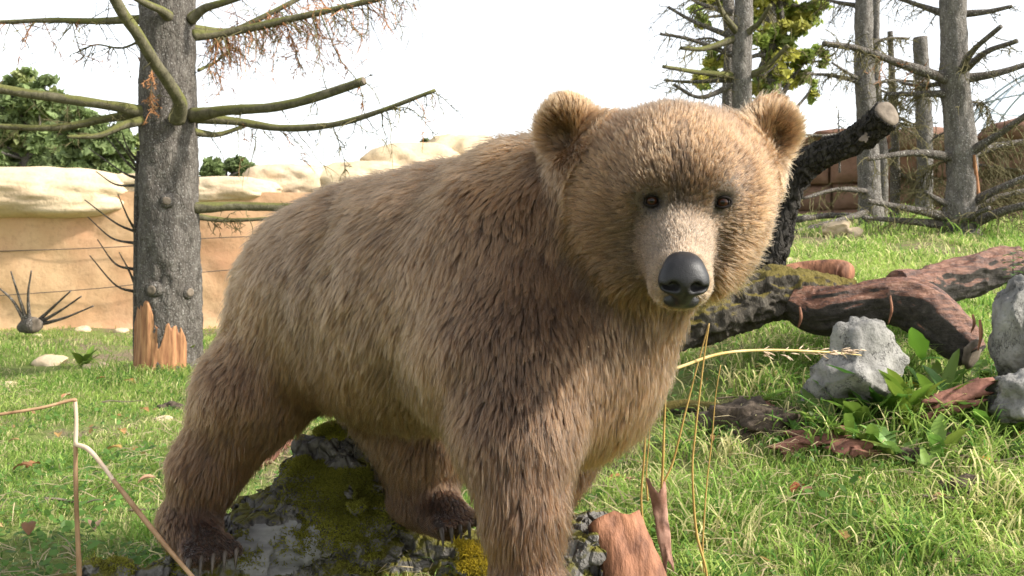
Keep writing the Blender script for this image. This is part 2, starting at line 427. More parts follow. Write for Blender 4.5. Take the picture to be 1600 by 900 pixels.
for s, c in ((-1, P(888, 203, 2.08)), (1, P(1200, 208, 2.06))):
    fe = nrm(.86 * Fw + s * .42 * Xr + .25 * Up); ue = nrm(np.array([0, .0, 1.]) + s * .42 * Xr); ue = nrm(ue - fe * (ue @ fe)); we = np.cross(ue, fe)
    EARS.append((c, fe, ue))
    Cc(c - ue * .055 - s * Xr * .03, c - fe * .012, .078, .05, k=.07, ear=s, l=.036, lift=.75, col=(.46, .33, .205), w=1.8)
    E(c, (.062, .032, .067), M=np.stack([we, fe, ue]), k=.03, ear=s, l=.034, lift=.8, col=(.47, .34, .215), w=1.8)
    prims.append(dict(t='e', c=c + fe * .052 - ue * .012, r=np.array([.036, .04, .04]), M=np.stack([we, fe, ue]), k=.02, sub=1, at=None))
EYES = []
for px, py in ((1018.5, 314), (1129.5, 316)):
    EYES.append([px, py])
allp = prims; prims = [p for p in allp if p['at'] is not None]
lo = np.array([-1.2, 1.55, .12]); hi = np.array([.72, 3.42, 1.46]); vox = .0125
Fd = field(allp, lo, hi, vox)
# find where the eye rays meet the head and press shallow sockets there
def fval(p): return min(prim_eval(q, np.asarray(p)[None])[0] for q in prims[NOSE_BASE:])
eyes3 = []
for px, py in EYES:
    d = 1.75
    while fval(P(px, py, d)) > 0 and d < 2.1: d += .002
    eyes3.append(P(px, py, d + .004))
eyes3 = np.array(eyes3)
for e in eyes3:
    allp.append(dict(t='e', c=e - .012 * nrm(e - [0, 0, 1.]), r=np.array([.02, .02, .017]), k=.014, sub=1, at=None))
Fd = field(allp, lo, hi, vox)
Vb, Qb = surface_nets(Fd, lo, vox); Vb = relax(Vb, Qb, 2, .4)
Nb = vnormals(Vb, Qb)

def blend(p, n):
    """comb direction, length, lift, tint and density at surface points"""
    W = np.zeros(len(p)); D = np.zeros((len(p), 3)); Ln = np.zeros(len(p)); Lf = np.zeros(len(p)); Ct = np.zeros((len(p), 3)); De = np.zeros(len(p))
    for pr in prims:
        d = prim_eval(pr, p); wt = np.exp(-np.clip(d + .01, 0, 1) / np.where(pr['at'].get('head') or pr['at'].get('ear'), .014, .026)); a = pr['at']
        if wt.max() < 1e-4: wt = wt + 1e-9
        if a.get('head'):
            v = p - (noseT + Fw * .03 + Up * .0); dr = nrm(v - n * np.sum(v * n, 1)[:, None]) 
        elif a.get('ear'):
            c, fe, ue = EARS[0 if a['ear'] < 0 else 1]; v = p - (c - ue * .05); dr = nrm(v)
        else: dr = np.broadcast_to(nrm(a['d']), p.shape)
        W += wt; D += wt[:, None] * dr; Ln += wt * a['l']; Lf += wt * a['lift']; Ct += wt[:, None] * np.array(a['col']); De += wt * a.get('w', 1)
    return nrm(D), Ln / W, Lf / W, Ct / W[:, None], De / W

skin, snt, sb = new_mat('bear_skin'); sa = N(snt, 'Attribute', attribute_name='col'); snt.links.new(sa.outputs['Color'], sb.inputs['Base Color']); sb.inputs['Roughness'].default_value = .8
_, _, _, ctv, dev = blend(Vb, Nb)
de = np.min(np.linalg.norm(Vb[:, None] - eyes3[None], axis=2), 1)
skc = ctv * .16; skc = np.where((dev > 2.9)[:, None], ctv * .3, skc)
skc *= (.10 + .90 * sstep(.013, .026, de))[:, None]
bear = thing('brown_bear', L(.5, 0, .12), 'large shaggy brown bear walking over the mossy log and looking out', 'bear')
bear_body = add('body', Vb, Qb, skin, bear, cols=skc)

# fur strands grown from the body surface
NS = 590000
tri = np.concatenate([Qb[:, [0, 1, 2]], Qb[:, [0, 2, 3]]])
ta, tb, tc = Vb[tri[:, 0]], Vb[tri[:, 1]], Vb[tri[:, 2]]
ar = .5 * np.linalg.norm(np.cross(tb - ta, tc - ta), axis=1); cen = (ta + tb + tc) / 3; tn = nrm(Nb[tri].mean(1))
toc = nrm(np.array([0, 0, 1.]) - cen); fac = np.sum(toc * tn, 1)
_, tl, _, _, tw = blend(cen, tn)
pw = ar * tw * np.interp(fac, [-.6, -.1], [.35, 1.]); pw /= pw.sum()
ti = RNG.choice(len(tri), NS, p=pw); u = RNG.random((NS, 2)); fl = u.sum(1) > 1; u[fl] = 1 - u[fl]
def at_tri(A): return A[tri[ti, 0]] + u[:, :1] * (A[tri[ti, 1]] - A[tri[ti, 0]]) + u[:, 1:] * (A[tri[ti, 2]] - A[tri[ti, 0]])
fp = at_tri(Vb); fn = nrm(at_tri(Nb))
keep = np.min(np.linalg.norm(fp[:, None] - eyes3[None], axis=2), 1) > .0155
keep &= sd_ell(fp, Hd(0, .335, -.004), np.array([.043, .04, .034]), HM) > .001
keep &= sd_ell(fp, Hd(0, .322, -.058), np.array([.026, .03, .022]), HM) > 0
fp, fn = fp[keep], fn[keep]; NS = len(fp)
D, Ln, Lf, Ct, De = blend(fp, fn)
edist = np.min(np.linalg.norm(fp[:, None] - eyes3[None], axis=2), 1)
Ln *= .35 + .65 * sstep(.018, .06, edist)
tang = nrm(D - fn * np.sum(D * fn, 1)[:, None])
sidev = np.cross(fn, tang)
wav = np.stack([fbm(fp * 7 + 3, 21, 3), fbm(fp * 19 + 9, 22, 2)], 1)
amp = np.where(De > 1.5, .22, .38)
tang = nrm(tang + sidev * (amp * (wav[:, 0] * .8 + wav[:, 1] * .8) + RNG.normal(0, .10, NS))[:, None])
Ln = Ln * np.where(De > 1.35, .95, .84) * RNG.uniform(.65, 1.12, NS) * (1 + .22 * fbm(fp * 12 + 5, 31, 2))
lift = np.clip(Lf * (1 + .45 * wav[:, 1]) + RNG.normal(0, .07, NS), .06, 1.2)
fly = RNG.random(NS) < .07; Ln = np.where(fly, Ln * 1.25, Ln); lift = np.where(fly, lift * 1.5 + .12, lift)
K = 6; tt = np.linspace(0, 1, K)
pts = np.zeros((NS, K, 3)); pts[:, 0] = fp - fn * .0012
grav = np.where(De < 1.5, .4, .06)[:, None] * DN
grav = grav - fn * np.minimum(np.sum(grav * fn, 1), 0)[:, None]
for k in range(1, K):
    s = tt[k]
    dv = nrm(tang + fn * (lift * (1.35 - 1.1 * s))[:, None] + grav * s + RNG.normal(0, .085, (NS, 3)))
    pts[:, k] = pts[:, k - 1] + dv * (Ln / (K - 1))[:, None]
# locks: strands lean towards the nearest lock leader
NG = 30000; gi_ = RNG.choice(NS, NG, replace=False)
root_g = fp[gi_]; kd = kdtree.KDTree(NG)
for i, p in enumerate(root_g): kd.insert(p, i)
kd.balance()
near = np.fromiter((kd.find(p)[1] for p in fp), np.int64, NS)
g = pts[gi_[near]]; off = (fp - fp[gi_[near]])
cl = (.84 * np.where(De > 2.8, .1, np.where(De > 1.5, .75, 1.)) * RNG.uniform(.55, 1.15, NS))[:, None, None] * (tt ** 1.3)[None, :, None] * np.where(fly, .25, 1.)[:, None, None]
tgt = g + off[:, None] * .25
samelen = (Ln / np.maximum(Ln[gi_[near]], 1e-4))[:, None, None]
tgt = pts[:, :1] + (tgt - pts[:, :1]) * np.clip(samelen, .6, 1.25)
pts = pts * (1 - cl) + tgt * cl
# tint: locks differ, bleached guard hairs, darker paws and eye corners
lockv = RNG.normal(0, .2, NG)[near]
patch = fbm(fp * 4.2, 41, 3)
val = (1 + lockv + RNG.normal(0, .16, NS) + .16 * patch)
col = Ct * np.clip(val, .45, 1.7)[:, None]
col = col * (1 + np.array([.04, 0, -.07]) * patch[:, None])
stripe = (np.abs(((fp - Hc) @ Xr)) < .016 + .006 * wav[:, 1]) & (((fp - Hc) @ Up) > .05) & (((fp - Hc) @ Fw) > .05) & (De > 1.5)
col[stripe] *= .5
head_s = (De > 1.35) & (De < 2.75) & (np.linalg.norm(fp - Hc, axis=1) < .26); dnz = np.linalg.norm(fp - noseT, axis=1)
col = np.where(head_s[:, None], col * (.58 + .62 * sstep(.17, .37, dnz))[:, None], col)
col *= (.22 + .78 * sstep(.015, .05, edist))[:, None]
for c, fe, ue in EARS:
    ins = np.exp(-(np.linalg.norm(fp - (c + fe * .01 - ue * .012), axis=1) / .033) ** 2) * (np.sum(fn * fe, 1) > .1); col *= (1 - .45 * ins)[:, None]  # shade in the lower ear hollow, painted into the fur colour
col = np.clip(col * np.array([.27, .203, .146]), .006, .8)
hc = bpy.data.hair_curves.new('fur'); hc.add_curves([K] * NS)
hc.attributes['position'].data.foreach_set('vector', (pts - BASE[bear.name]).astype(np.float32).ravel())
ra = hc.attributes.get('radius') or hc.attributes.new('radius', 'FLOAT', 'POINT')
rb = np.where(De > 2.8, .00036, np.where(De > 1.5, .00042, .00050)) * RNG.uniform(.7, 1.3, NS)
ra.data.foreach_set('value', (rb[:, None] * np.array([1, 1, .95, .8, .55, .12])[None]).astype(np.float32).ravel())
ca = hc.attributes.new('fcol', 'FLOAT_COLOR', 'CURVE'); c4 = np.ones((NS, 4), np.float32); c4[:, :3] = col; ca.data.foreach_set('color', c4.ravel())
fm = bpy.data.materials.new('bear_fur'); fm.use_nodes = True; fnt = fm.node_tree; fnt.nodes.remove(fnt.nodes['Principled BSDF'])
fa = N(fnt, 'Attribute', attribute_name='fcol'); hi_ = N(fnt, 'HairInfo')
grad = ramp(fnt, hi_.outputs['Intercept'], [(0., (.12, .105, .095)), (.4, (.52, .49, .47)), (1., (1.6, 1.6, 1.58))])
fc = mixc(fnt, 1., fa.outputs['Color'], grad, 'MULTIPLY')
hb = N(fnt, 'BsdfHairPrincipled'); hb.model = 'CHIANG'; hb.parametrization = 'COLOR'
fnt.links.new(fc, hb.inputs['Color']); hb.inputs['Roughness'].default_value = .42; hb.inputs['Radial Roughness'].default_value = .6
hb.inputs['Random Roughness'].default_value = .2; hb.inputs['Coat'].default_value = 0
fnt.links.new(hb.outputs[0], fnt.nodes['Material Output'].inputs[0])
hc.materials.append(fm)
fur = bpy.data.objects.new('fur', hc); COL.objects.link(fur); fur.parent = bear; fur['kind'] = 'stuff'

# nose with nostrils and dark lips
npr = []
def NE(c, r, k=.012, sub=0, M=HM): npr.append(dict(t='e', c=np.asarray(c), r=np.asarray(r, float), M=M, k=k, sub=sub))
NE(Hd(0, .330, .000), (.041, .030, .027)); NE(Hd(0, .346, -.012), (.030, .022, .022)); NE(Hd(0, .315, .014), (.032, .03, .018))
NE(Hd(0, .338, -.034), (.017, .020, .022))
for s in (-1, 1):
    NE(Hd(s * .026, .338, -.012), (.018, .022, .018)); NE(Hd(s * .013, .320, -.054), (.02, .022, .015), k=.012)
for s in (-1, 1):
    NE(Hd(s * .0185, .368, -.008), (.0105, .024, .0095), k=.006, sub=1); NE(Hd(s * .031, .358, -.012), (.011, .014, .0045), k=.004, sub=1)
NE(Hd(0, .375, -.028), (.0022, .016, .018), k=.004, sub=1)
nlo = Hd(0, .32, -.02) - .075; nf = field(npr, nlo, nlo + .15, .0026)
nV, nQ = surface_nets(nf, nlo, .0026); nV = relax(nV, nQ, 2, .4)
nm, nnt, nb_ = new_mat('nose_leather'); nv = N(nnt, 'TexVoronoi', Scale=420.); nnt.links.new(coords(nnt), nv.inputs['Vector'])
nnt.links.new(ramp(nnt, noise(nnt, 40, 3, .5, coords(nnt)), [(.3, (.006, .0055, .006)), (.7, (.016, .015, .016))]), nb_.inputs['Base Color'])
nb_.inputs['Roughness'].default_value = .48; nb_.inputs['Specular IOR Level'].default_value = .4; bump(nnt, nb_, nv.outputs[0], .35, .001)
nose = add('nose', nV, nQ, nm, bear); nose['label'] = 'dark grey leathery nose above dark lips'
# eyes
em, ent, eb = new_mat('eye_brown'); egm = N(ent, 'Attribute', attribute_name='col'); ent.links.new(egm.outputs['Color'], eb.inputs['Base Color'])
eb.inputs['Roughness'].default_value = .12; eb.inputs['Specular IOR Level'].default_value = .25
def uvs(c, r, seg=24, rings=16, axis=(0, 0, 1)):
    ax = nrm(axis); a = nrm(np.cross(ax, [.21, .1, .97] if abs(ax[2]) < .9 else [1, 0, 0])); b = np.cross(ax, a)
    th = np.linspace(0.0, np.pi, rings); ph = np.linspace(0, 2 * np.pi, seg, endpoint=False)
    V = np.array([c + r * (np.cos(t) * ax + np.sin(t) * (np.cos(p) * a + np.sin(p) * b)) for t in th for p in ph])
    i = np.arange(rings - 1)[:, None] * seg; j = np.arange(seg)[None]; k = (j + 1) % seg
    return V, np.stack([i + j, i + seg + j, i + seg + k, i + k], -1).reshape(-1, 4)
lidm = simple_mat('eyelid_skin', (.008, .006, .005), (.02, .016, .014), 60, .8, 0, spec=.1)
for i, e in enumerate(eyes3):
    look = nrm(np.array([0, 0, 1.]) - e)
    V, Fq = uvs(e - look * .0068, .0132, axis=look); dd = (V - e + look * .0068) @ look / .0132
    cc = np.where((dd > .955)[:, None], (.004, .003, .003), np.where((dd > .72)[:, None], (.035, .013, .006), (.012, .009, .008)))
    add('eye', V, Fq, em, bear, cols=cc)
    # heavy dark lid ring
    a = nrm(np.cross(look, [0, 0, 1.])); b = np.cross(a, look); an = np.linspace(0, 2 * np.pi, 17)
    ring = e + look * .0035 + np.cos(an)[:, None] * a * .0155 + np.sin(an)[:, None] * b * .0095 - look * (np.cos(an)[:, None] ** 2) * .004
    tv, tf = tube(ring, [.0026] * 17, n=34, seg=8)
    add('eyelid', tv, tf, lidm, bear)
# claws
cm = simple_mat('claw_horn', (.022, .017, .014), (.12, .098, .078), 60, .4, .1, .001)
def claws(c0, step, fwd, ln=.042):
    for q in range(5):
        p = c0 + step * (q - 2); d = nrm(fwd)
        add('claw', *tube([p - d * .01, p + d * ln * .4 + np.array([0, 0, .004]), p + d * ln * .75 + DN * .012, p + d * ln * .9 + DN * .03], [.0072, .0066, .004, .0008], 12, 8), cm, bear)
claws(P(334, 866, 2.575), lf * .0335, np.array([.15, -.9, -.35])); claws(P(716, 818, 2.67), lf * .032, np.array([.25, -.8, -.45]))
claws(FL[4] + np.array([.045, -.15, -.06]), np.array([.03, 0, 0]), np.array([.1, -.9, -.3]), .06)
claws(FR[3] + hd * .165 + DN * .06, lf * .03, hd * .9 + DN * .3, .06)
# ------------------------------------------------------------------ shared materials
bark_grey = bark_mat('spruce_bark', (.028, .024, .02), (.085, .073, .062), (.19, .172, .15), 20, .4, moss=.0, lichen=.5, lich_c=(.23, .22, .2), crack=.3, bd=.02)
bark_moss = bark_mat('mossy_branch_bark', (.04, .036, .022), (.105, .095, .055), (.2, .18, .12), 22, .5, moss=.5, mossc=(.12, .12, .04), mossup=True)
bark_dead = bark_mat('dead_branch_bark', (.045, .038, .032), (.11, .095, .08), (.21, .185, .16), 22, .5, lichen=.2)
bark_black = bark_mat('black_furrowed_bark', (.008, .007, .006), (.028, .024, .02), (.10, .09, .075), 20, .35, lichen=.0, bd=.03)
bark_log = bark_mat('weathered_log_bark', (.03, .027, .024), (.14, .13, .12), (.32, .305, .285), 12, .8, moss=.14, mossc=(.12, .11, .022), mossup=True, bd=.04, crack=.45, hard=True)
bark_pale = bark_mat('pale_spruce_bark', (.05, .044, .038), (.13, .115, .10), (.26, .24, .215), 20, .4, lichen=.5, lich_c=(.3, .29, .27), crack=.25, bd=.02)
wood_cut = simple_mat('sawn_wood', (.09, .07, .052), (.21, .17, .13), 30, .85, .5, .004)
wood_red = simple_mat('peeled_red_wood', (.06, .024, .015), (.36, .165, .09), 16, .7, 1., .014, (1.6, 1, .45), .25)
wood_orange = simple_mat('raw_orange_wood', (.15, .055, .025), (.50, .26, .12), 11, .7, .7, .012, (3, 3, .35))
twig_m = simple_mat('dry_twig', (.06, .045, .03), (.17, .135, .09), 30, .9, .2)
twig_rust = attr_mat('rusty_needle_twig', .8, .15)

def sheet(x0, x1, nxx, z0, z1, nz): return np.meshgrid(np.linspace(x0, x1, nxx), np.linspace(z0, z1, nz))
def gridF(nxx, nz):
    i = np.arange(nz - 1)[:, None] * nxx + np.arange(nxx - 1)[None]; return np.stack([i, i + 1, i + nxx + 1, i + nxx], -1).reshape(-1, 4)
def ico(sub):
    import bmesh
    bm = bmesh.new(); bmesh.ops.create_icosphere(bm, subdivisions=sub, radius=1)
    V = np.array([v.co[:] for v in bm.verts]); F = np.array([[v.index for v in f.verts] for f in bm.faces]); bm.free(); return V, F
ICO = {s: ico(s) for s in (2, 3, 4, 5)}
def boulder(c, r, seed, sub=4, rough=.18, cuts=0, power=2., freq=1.6):
    V, F = ICO[sub]; V = V.copy(); rg = np.random.default_rng(seed)
    if power != 2: V = V / (np.sum(np.abs(V) ** power, 1) ** (1 / power))[:, None]
    for k in range(cuts):
        n = nrm(rg.normal(size=3)); d = rg.uniform(.55, .85); s = V @ n; V = V - np.where(s > d, s - d, 0)[:, None] * n * .92
    V = V * (1 + rough * fbm(V * freq + seed * 3.1, seed, 5, .55))[:, None]
    return V * np.asarray(r) + np.asarray(c), [F]

# ------------------------------------------------------------------ left rock wall
def rock_mat(name, cs, scale, bd, crack=0.):
    m, nt, b = new_mat(name); v = coords(nt); n1 = noise(nt, scale, 5, .6, v); n2 = noise(nt, scale * 9, 5, .7, v); n3 = noise(nt, scale * .35, 3, .5, v)
    c = mixc(nt, ramp(nt, n3, [(.35, (0,) * 3), (.62, (1,) * 3)]), ramp(nt, n1, [(.3, cs[0]), (.7, cs[1])]), ramp(nt, n1, [(.3, cs[2]), (.7, cs[3])]))
    c = mixc(nt, ramp(nt, n2, [(.25, (.45,) * 3), (.5, (0,) * 3)]), c, tuple(x * .5 for x in cs[0]))
    hgt = math_n(nt, 'ADD', n1, math_n(nt, 'MULTIPLY', n2, .4))
    if crack:
        vo = N(nt, 'TexVoronoi', Scale=crack, feature='DISTANCE_TO_EDGE'); nt.links.new(mixc(nt, .12, v, N(nt, 'TexNoise', Scale=scale * 3).outputs[1]), vo.inputs['Vector'])
        e = ramp(nt, vo.outputs[0], [(0., (1,) * 3), (.018, (0,) * 3)]); c = mixc(nt, mixc(nt, .75, (0., 0., 0.), e), c, tuple(x * .35 for x in cs[0]))
        hgt = math_n(nt, 'SUBTRACT', hgt, math_n(nt, 'MULTIPLY', e, .6))
    nt.links.new(c, b.inputs['Base Color']); b.inputs['Roughness'].default_value = .92; b.inputs['Specular IOR Level'].default_value = .15
    bump(nt, b, hgt, .7, bd); return m
sand = rock_mat('sandstone_wall', ((.50, .31, .16), (.60, .42, .24), (.56, .28, .16), (.62, .40, .25)), 1.3, .03, 0.)
sandcap = rock_mat('sandstone_coping', ((.48, .37, .23), (.62, .51, .34), (.52, .38, .25), (.64, .52, .37)), 1.6, .05)
redrock = rock_mat('red_brown_wall', ((.16, .085, .06), (.28, .15, .10), (.20, .12, .085), (.30, .19, .14)), 1.5, .04)
greyrock = rock_mat('grey_limestone', ((.10, .097, .09), (.31, .30, .28), (.19, .18, .16), (.40, .385, .355)), 8, .035, 5.)

wx0, wx1 = -13., 3.2
wall = thing('rock_wall', (-5, 14.2, 0), 'pale sandstone enclosure wall with rounded coping boulders behind the mossy spruce', 'wall')
def wall_y(x): return 14.1 + .02 * (x + 5) ** 2 * .6 + .05 * x
gxw, gzw = sheet(wx0, wx1, 200, -.3, 1.98, 40)
q = np.stack([gxw, gzw * 1.2, gxw * 0 + 2], -1)
pan = np.abs(vnoise(np.stack([gxw * .55, gzw * .35, gxw * 0 + 5], -1), 7))
yy = wall_y(gxw) + .07 * fbm(q * .8, 4, 4) - .05 * pan - .10 * sstep(.2, -.2, gzw) + .02 * np.exp(-(pan / .03) ** 2)
add('face', np.stack([gxw, yy, gzw], -1).reshape(-1, 3), gridF(200, 40), sand, wall)
gyb, gzb = sheet(0, 1, 3, -.3, 1.9, 3)
bk = np.array([[wx0, 15.6, -.3], [wx1, 15.6, -.3], [wx1, 15.6, 1.95], [wx0, 15.6, 1.95], [wx0, 14.2, 1.95], [wx1, 14.2, 1.95]]); bk[:, 1] += [0, .6, .6, 0, 1.2, 1.0]
add('back', bk, np.array([[1, 0, 3, 2], [2, 3, 4, 5]]), sand, wall, smooth=False)
# coping boulders: pixel span of each as seen over the wall, then the higher ones towards the bear
for i, (pl, pr, yt, yb, d, dp) in enumerate(((-420, -190, 258, 338, 13.9, .75), (-200, 190, 259, 342, 13.75, .8), (150, 240, 268, 325, 13.95, .55), (232, 424, 273, 322, 13.95, .6), (380, 520, 252, 330, 14.6, .7),
                                        (480, 640, 250, 330, 14.7, .7), (555, 720, 226, 320, 15.6, .8), (650, 790, 208, 320, 16.2, .8), (770, 960, 215, 330, 16.0, .8), (940, 1110, 235, 330, 15.6, .8))):
    a, b = P(pl, yt, d), P(pr, yb, d)
    c = (a + b) / 2 + np.array([0, .45, 0]); r = ((b[0] - a[0]) / 2 * 1.04, dp, (a[2] - b[2]) / 2)
    add('coping_stone', *boulder(c, r, 60 + i, 5, .10, 0, 3.0, 1.5), sandcap, wall)
# wires strung in front of the wall
wire_m = simple_mat('fence_wire', (.10, .08, .06), (.16, .13, .10), 10, .6, 0)
for k, (ys, yo) in enumerate((((396, 386, 372, 366), 13.75), ((470, 448, 424, 414), 13.7))):
    wv = tube([P(x, y, yo) for x, y in zip((-120, 180, 330, 560), ys)], .007, 60, 6)
    tag(add('fence_wire', *wv, wire_m, None, P(200, ys[1], yo)), ('upper' if k == 0 else 'lower') + ' thin slack wire strung along the sandstone wall', 'wire', 'wires along the sandstone wall')

# red brown wall on the far side, in shade
rw = thing('panelled_wall', (6.2, 13.6, 1.5), 'red brown panelled rock wall behind the dead spruces', 'wall')
a0, a1 = np.array([2.6, 16.6]), np.array([10.5, 10.6]); dirw = nrm(a1 - a0); nw = np.array([-dirw[1] * -1, dirw[0] * -1]); nw = np.array([dirw[1], -dirw[0]])
Lw = np.linalg.norm(a1 - a0); s = 0; kk = 0; rgw = np.random.default_rng(8)
while s < Lw:
    wd = rgw.uniform(.75, 1.15)
    for row, (z0, z1) in enumerate(((1.1, 1.78), (1.80, 2.16), (2.18, 2.62))):
        gs, gz = sheet(s + .02, s + wd - .02, 12, z0, z1, 8); edge = np.minimum(np.minimum(gs - s - .02, s + wd - .02 - gs), np.minimum(gz - z0, z1 - gz))
        bul = .10 * (1 - np.exp(-edge / .05)) + .05 * fbm(np.stack([gs, gz, gs * 0 + kk], -1) * 1.7, 5 + row, 3) + rgw.uniform(0, .05)
        xy = a0[None, None] + dirw * gs[..., None] + nw * (bul + (.12 if row == 2 else 0))[..., None]
        add('panel', np.concatenate([xy, gz[..., None]], -1).reshape(-1, 3), gridF(12, 8), redrock, rw)
    s += wd; kk += 1
gs, gz = sheet(-.5, Lw, 4, .9, 2.6, 3); xy = a0 + dirw * gs[..., None] - nw * .02
add('backing', np.concatenate([xy, gz[..., None]], -1).reshape(-1, 3), gridF(4, 3), redrock, rw)
for k in range(8):
    c = a0 + dirw * (.6 + k * 1.25); add('coping_stone', *boulder((c[0], c[1] + .1, 2.7 + .05 * (k % 3)), (.72, .5, .17 + .04 * (k % 2)), 90 + k, 3, .1, 1, 3.), redrock, rw)

# ------------------------------------------------------------------ trees
def branch(root, pxs, thick, mat, seed, name='branch', twigs=0, tw_len=.25, tw_down=.5, rust=0., sawn=False, seg=10, taper=.55, tw_mat=None, d_end=None):
    """pxs: (px, py, depth) knots; thick: diameter in metres at the foot"""
    pts = np.array([P(*k) for k in pxs]); n = len(pts)
    rad = thick / 2 * .86 * np.linspace(1, taper, n); rad[0] *= 1.25
    V, F = tube(pts, rad, 14 + 5 * n, seg, .12, 9 / max(thick, .03) * .12, seed, 2.)
    b = add(name, V, F, mat, root)
    sp = spline(pts, 60); rg = np.random.default_rng(seed)
    if sawn:
        d = nrm(sp[-1] - sp[-4]); add('sawn_end', *disc(sp[-1], d, rad[-1] * .98, 12, .008, seed), wood_cut, b)
    if twigs:
        parts = []; cols = []
        for k in range(twigs):
            i = rg.integers(8, 60); p = sp[i]; L0 = tw_len * rg.uniform(.35, 1.3); t = nrm(sp[min(i + 1, 59)] - sp[i - 1])
            d = nrm(np.array([rg.normal(0, .6), rg.normal(0, .6), -tw_down + rg.normal(0, .5)]) + .5 * t); q = [p]
            m = 5
            for j in range(m): d = nrm(d + rg.normal(0, .22, 3) + np.array([0, 0, -.18 * tw_down])); q.append(q[-1] + d * L0 / m)
            v, f = tube(q, np.linspace(.0055, .0016, m + 1), 10, 3, cap=False); parts.append((v, f)); isr = rg.random() < rust
            base = np.array((.36, .17, .075) if isr else (.15, .13, .06)) * rg.uniform(.6, 1.25); cols.append(np.tile(base, (len(v), 1)))
            for s_ in range(rg.integers(3, 8)):               # side twiglets and needle tufts
                j = rg.integers(1, m + 1); p2 = q[j]; d2 = nrm(d + rg.normal(0, .8, 3)); l2 = L0 * rg.uniform(.12, .4)
                v, f = tube([p2, p2 + d2 * l2 * .5, p2 + d2 * l2 + np.array([0, 0, -.1 * l2])], [.0036, .0026, .0012], 5, 3, cap=False)
                parts.append((v, f)); cols.append(np.tile(base * (1.2 if isr else 1), (len(v), 1)))
                if isr:
                    nn = 14; t_ = rg.random(nn)[:, None]; c0 = p2 + d2 * l2 * t_; dn = nrm(d2 * .5 + rg.normal(0, .7, (nn, 3))); ln = rg.uniform(.012, .028, (nn, 1)); sd_ = nrm(np.cross(dn, rg.normal(size=(nn, 3)))) * .0022
                    v = np.concatenate([c0 - sd_, c0 + sd_, c0 + dn * ln]); f = np.stack([np.arange(nn), np.arange(nn) + nn, np.arange(nn) + 2 * nn], 1)
                    parts.append((v, [f])); cols.append(np.tile(np.array((.34, .18, .085)) * rg.uniform(.7, 1.2), (len(v), 1)))
        V, F = join(parts); o = add('twigs', V, F, twig_rust, b, cols=np.concatenate(cols), smooth=False); o['kind'] = 'stuff'
    return b

TD = 8.5
sp_base = P(264, 592, TD); sp_base[2] = float(H(sp_base[0], TD)) - .03
spruce = thing('mossy_spruce', sp_base, 'mossy dead spruce with stripped orange patch at its foot and sawn branches', 'tree')
tp = [P(268, 640, TD), P(264, 590, TD), P(265, 520, TD), P(264, 420, TD), P(264, 300, TD), P(263, 160, TD), P(263, 0, TD), P(264, -160, TD), P(266, -420, TD)]
tr = np.array([58, 51, 48.5, 47.5, 45.5, 43.5, 41, 38, 33]) / FPX * TD
V, F = tube(tp, tr, 320, 96, .07, 9, 3, 2.5, .06)
trunk = add('trunk', V, F, bark_grey, spruce)
fwd = np.array([.0, -1, 0])
# stripped wood at the foot: a shell laid over the trunk, ragged at the top
def trunk_at(py):
    a = spline(np.column_stack([tp, tr]), 400); z = P(264, py, TD)[2]; i = np.argmin(np.abs(a[:, 2] - z)); return a[i]
A_, T_ = np.meshgrid(np.linspace(-1.25, .85, 100), np.linspace(0, 1, 110)); PY = 600 - T_ * 140
ts = spline(np.column_stack([tp, tr]), 400); zq = CAMZ + (HY - PY) / FPX * TD
tx_, ty_, trd = (np.interp(zq, ts[:, 2], ts[:, q]) for q in (0, 1, 3))
nz2 = lambda f, a, b, sd: vnoise(np.stack([A_ * f, A_ * 0 + a, A_ * 0 + b], -1), sd)
top = np.where(A_ < 0, 468 + 60 * np.maximum(0, np.abs(A_ + .40) - .34), 502) + 8 * nz2(4.5, 2.2, 0, 3) + 6 * nz2(13, 5, 0, 4) + 90 * np.maximum(0, np.abs(A_ + .15) - .82) + 30 * np.exp(-((A_ + .02) / .16) ** 2)
rr = trd * 1.02 + .006 + .012 * vnoise(np.stack([A_ * 9, T_ * 1.2, A_ * 0 + 1], -1), 6) - .05 * sstep(8, -2, PY - top)
pv = np.stack([tx_ + rr * np.sin(A_), ty_ - rr * np.cos(A_), zq], -1).reshape(-1, 3); km = (PY > top - 3).ravel()
fq = gridF(100, 110); fq = fq[km[fq].all(1)]
add('stripped_patch', pv, fq, wood_orange, spruce)
for (kx, ky, kr) in ((276, 318, 9), (256, 452, 10), (303, 455, 9)):
    c = trunk_at(ky); off = (kx - 264) / FPX * TD; dn = nrm(np.array([off, -math.sqrt(max(c[3] ** 2 - off ** 2, .01)), 0])); pc = c[:3] + dn * (c[3] - .01)
    kb = add('branch_knot', *tube([pc - dn * .03, pc + dn * .02, pc + dn * .035], np.array([1.5, 1.25, 1.0]) * kr / FPX * TD * .9, 12, 16, .12, 14, int(kx)), bark_grey, spruce)
    add('knot_face', *disc(pc + dn * .034, dn, kr * .72 / FPX * TD, 14, .006, int(ky)), wood_cut, kb)
D_ = TD
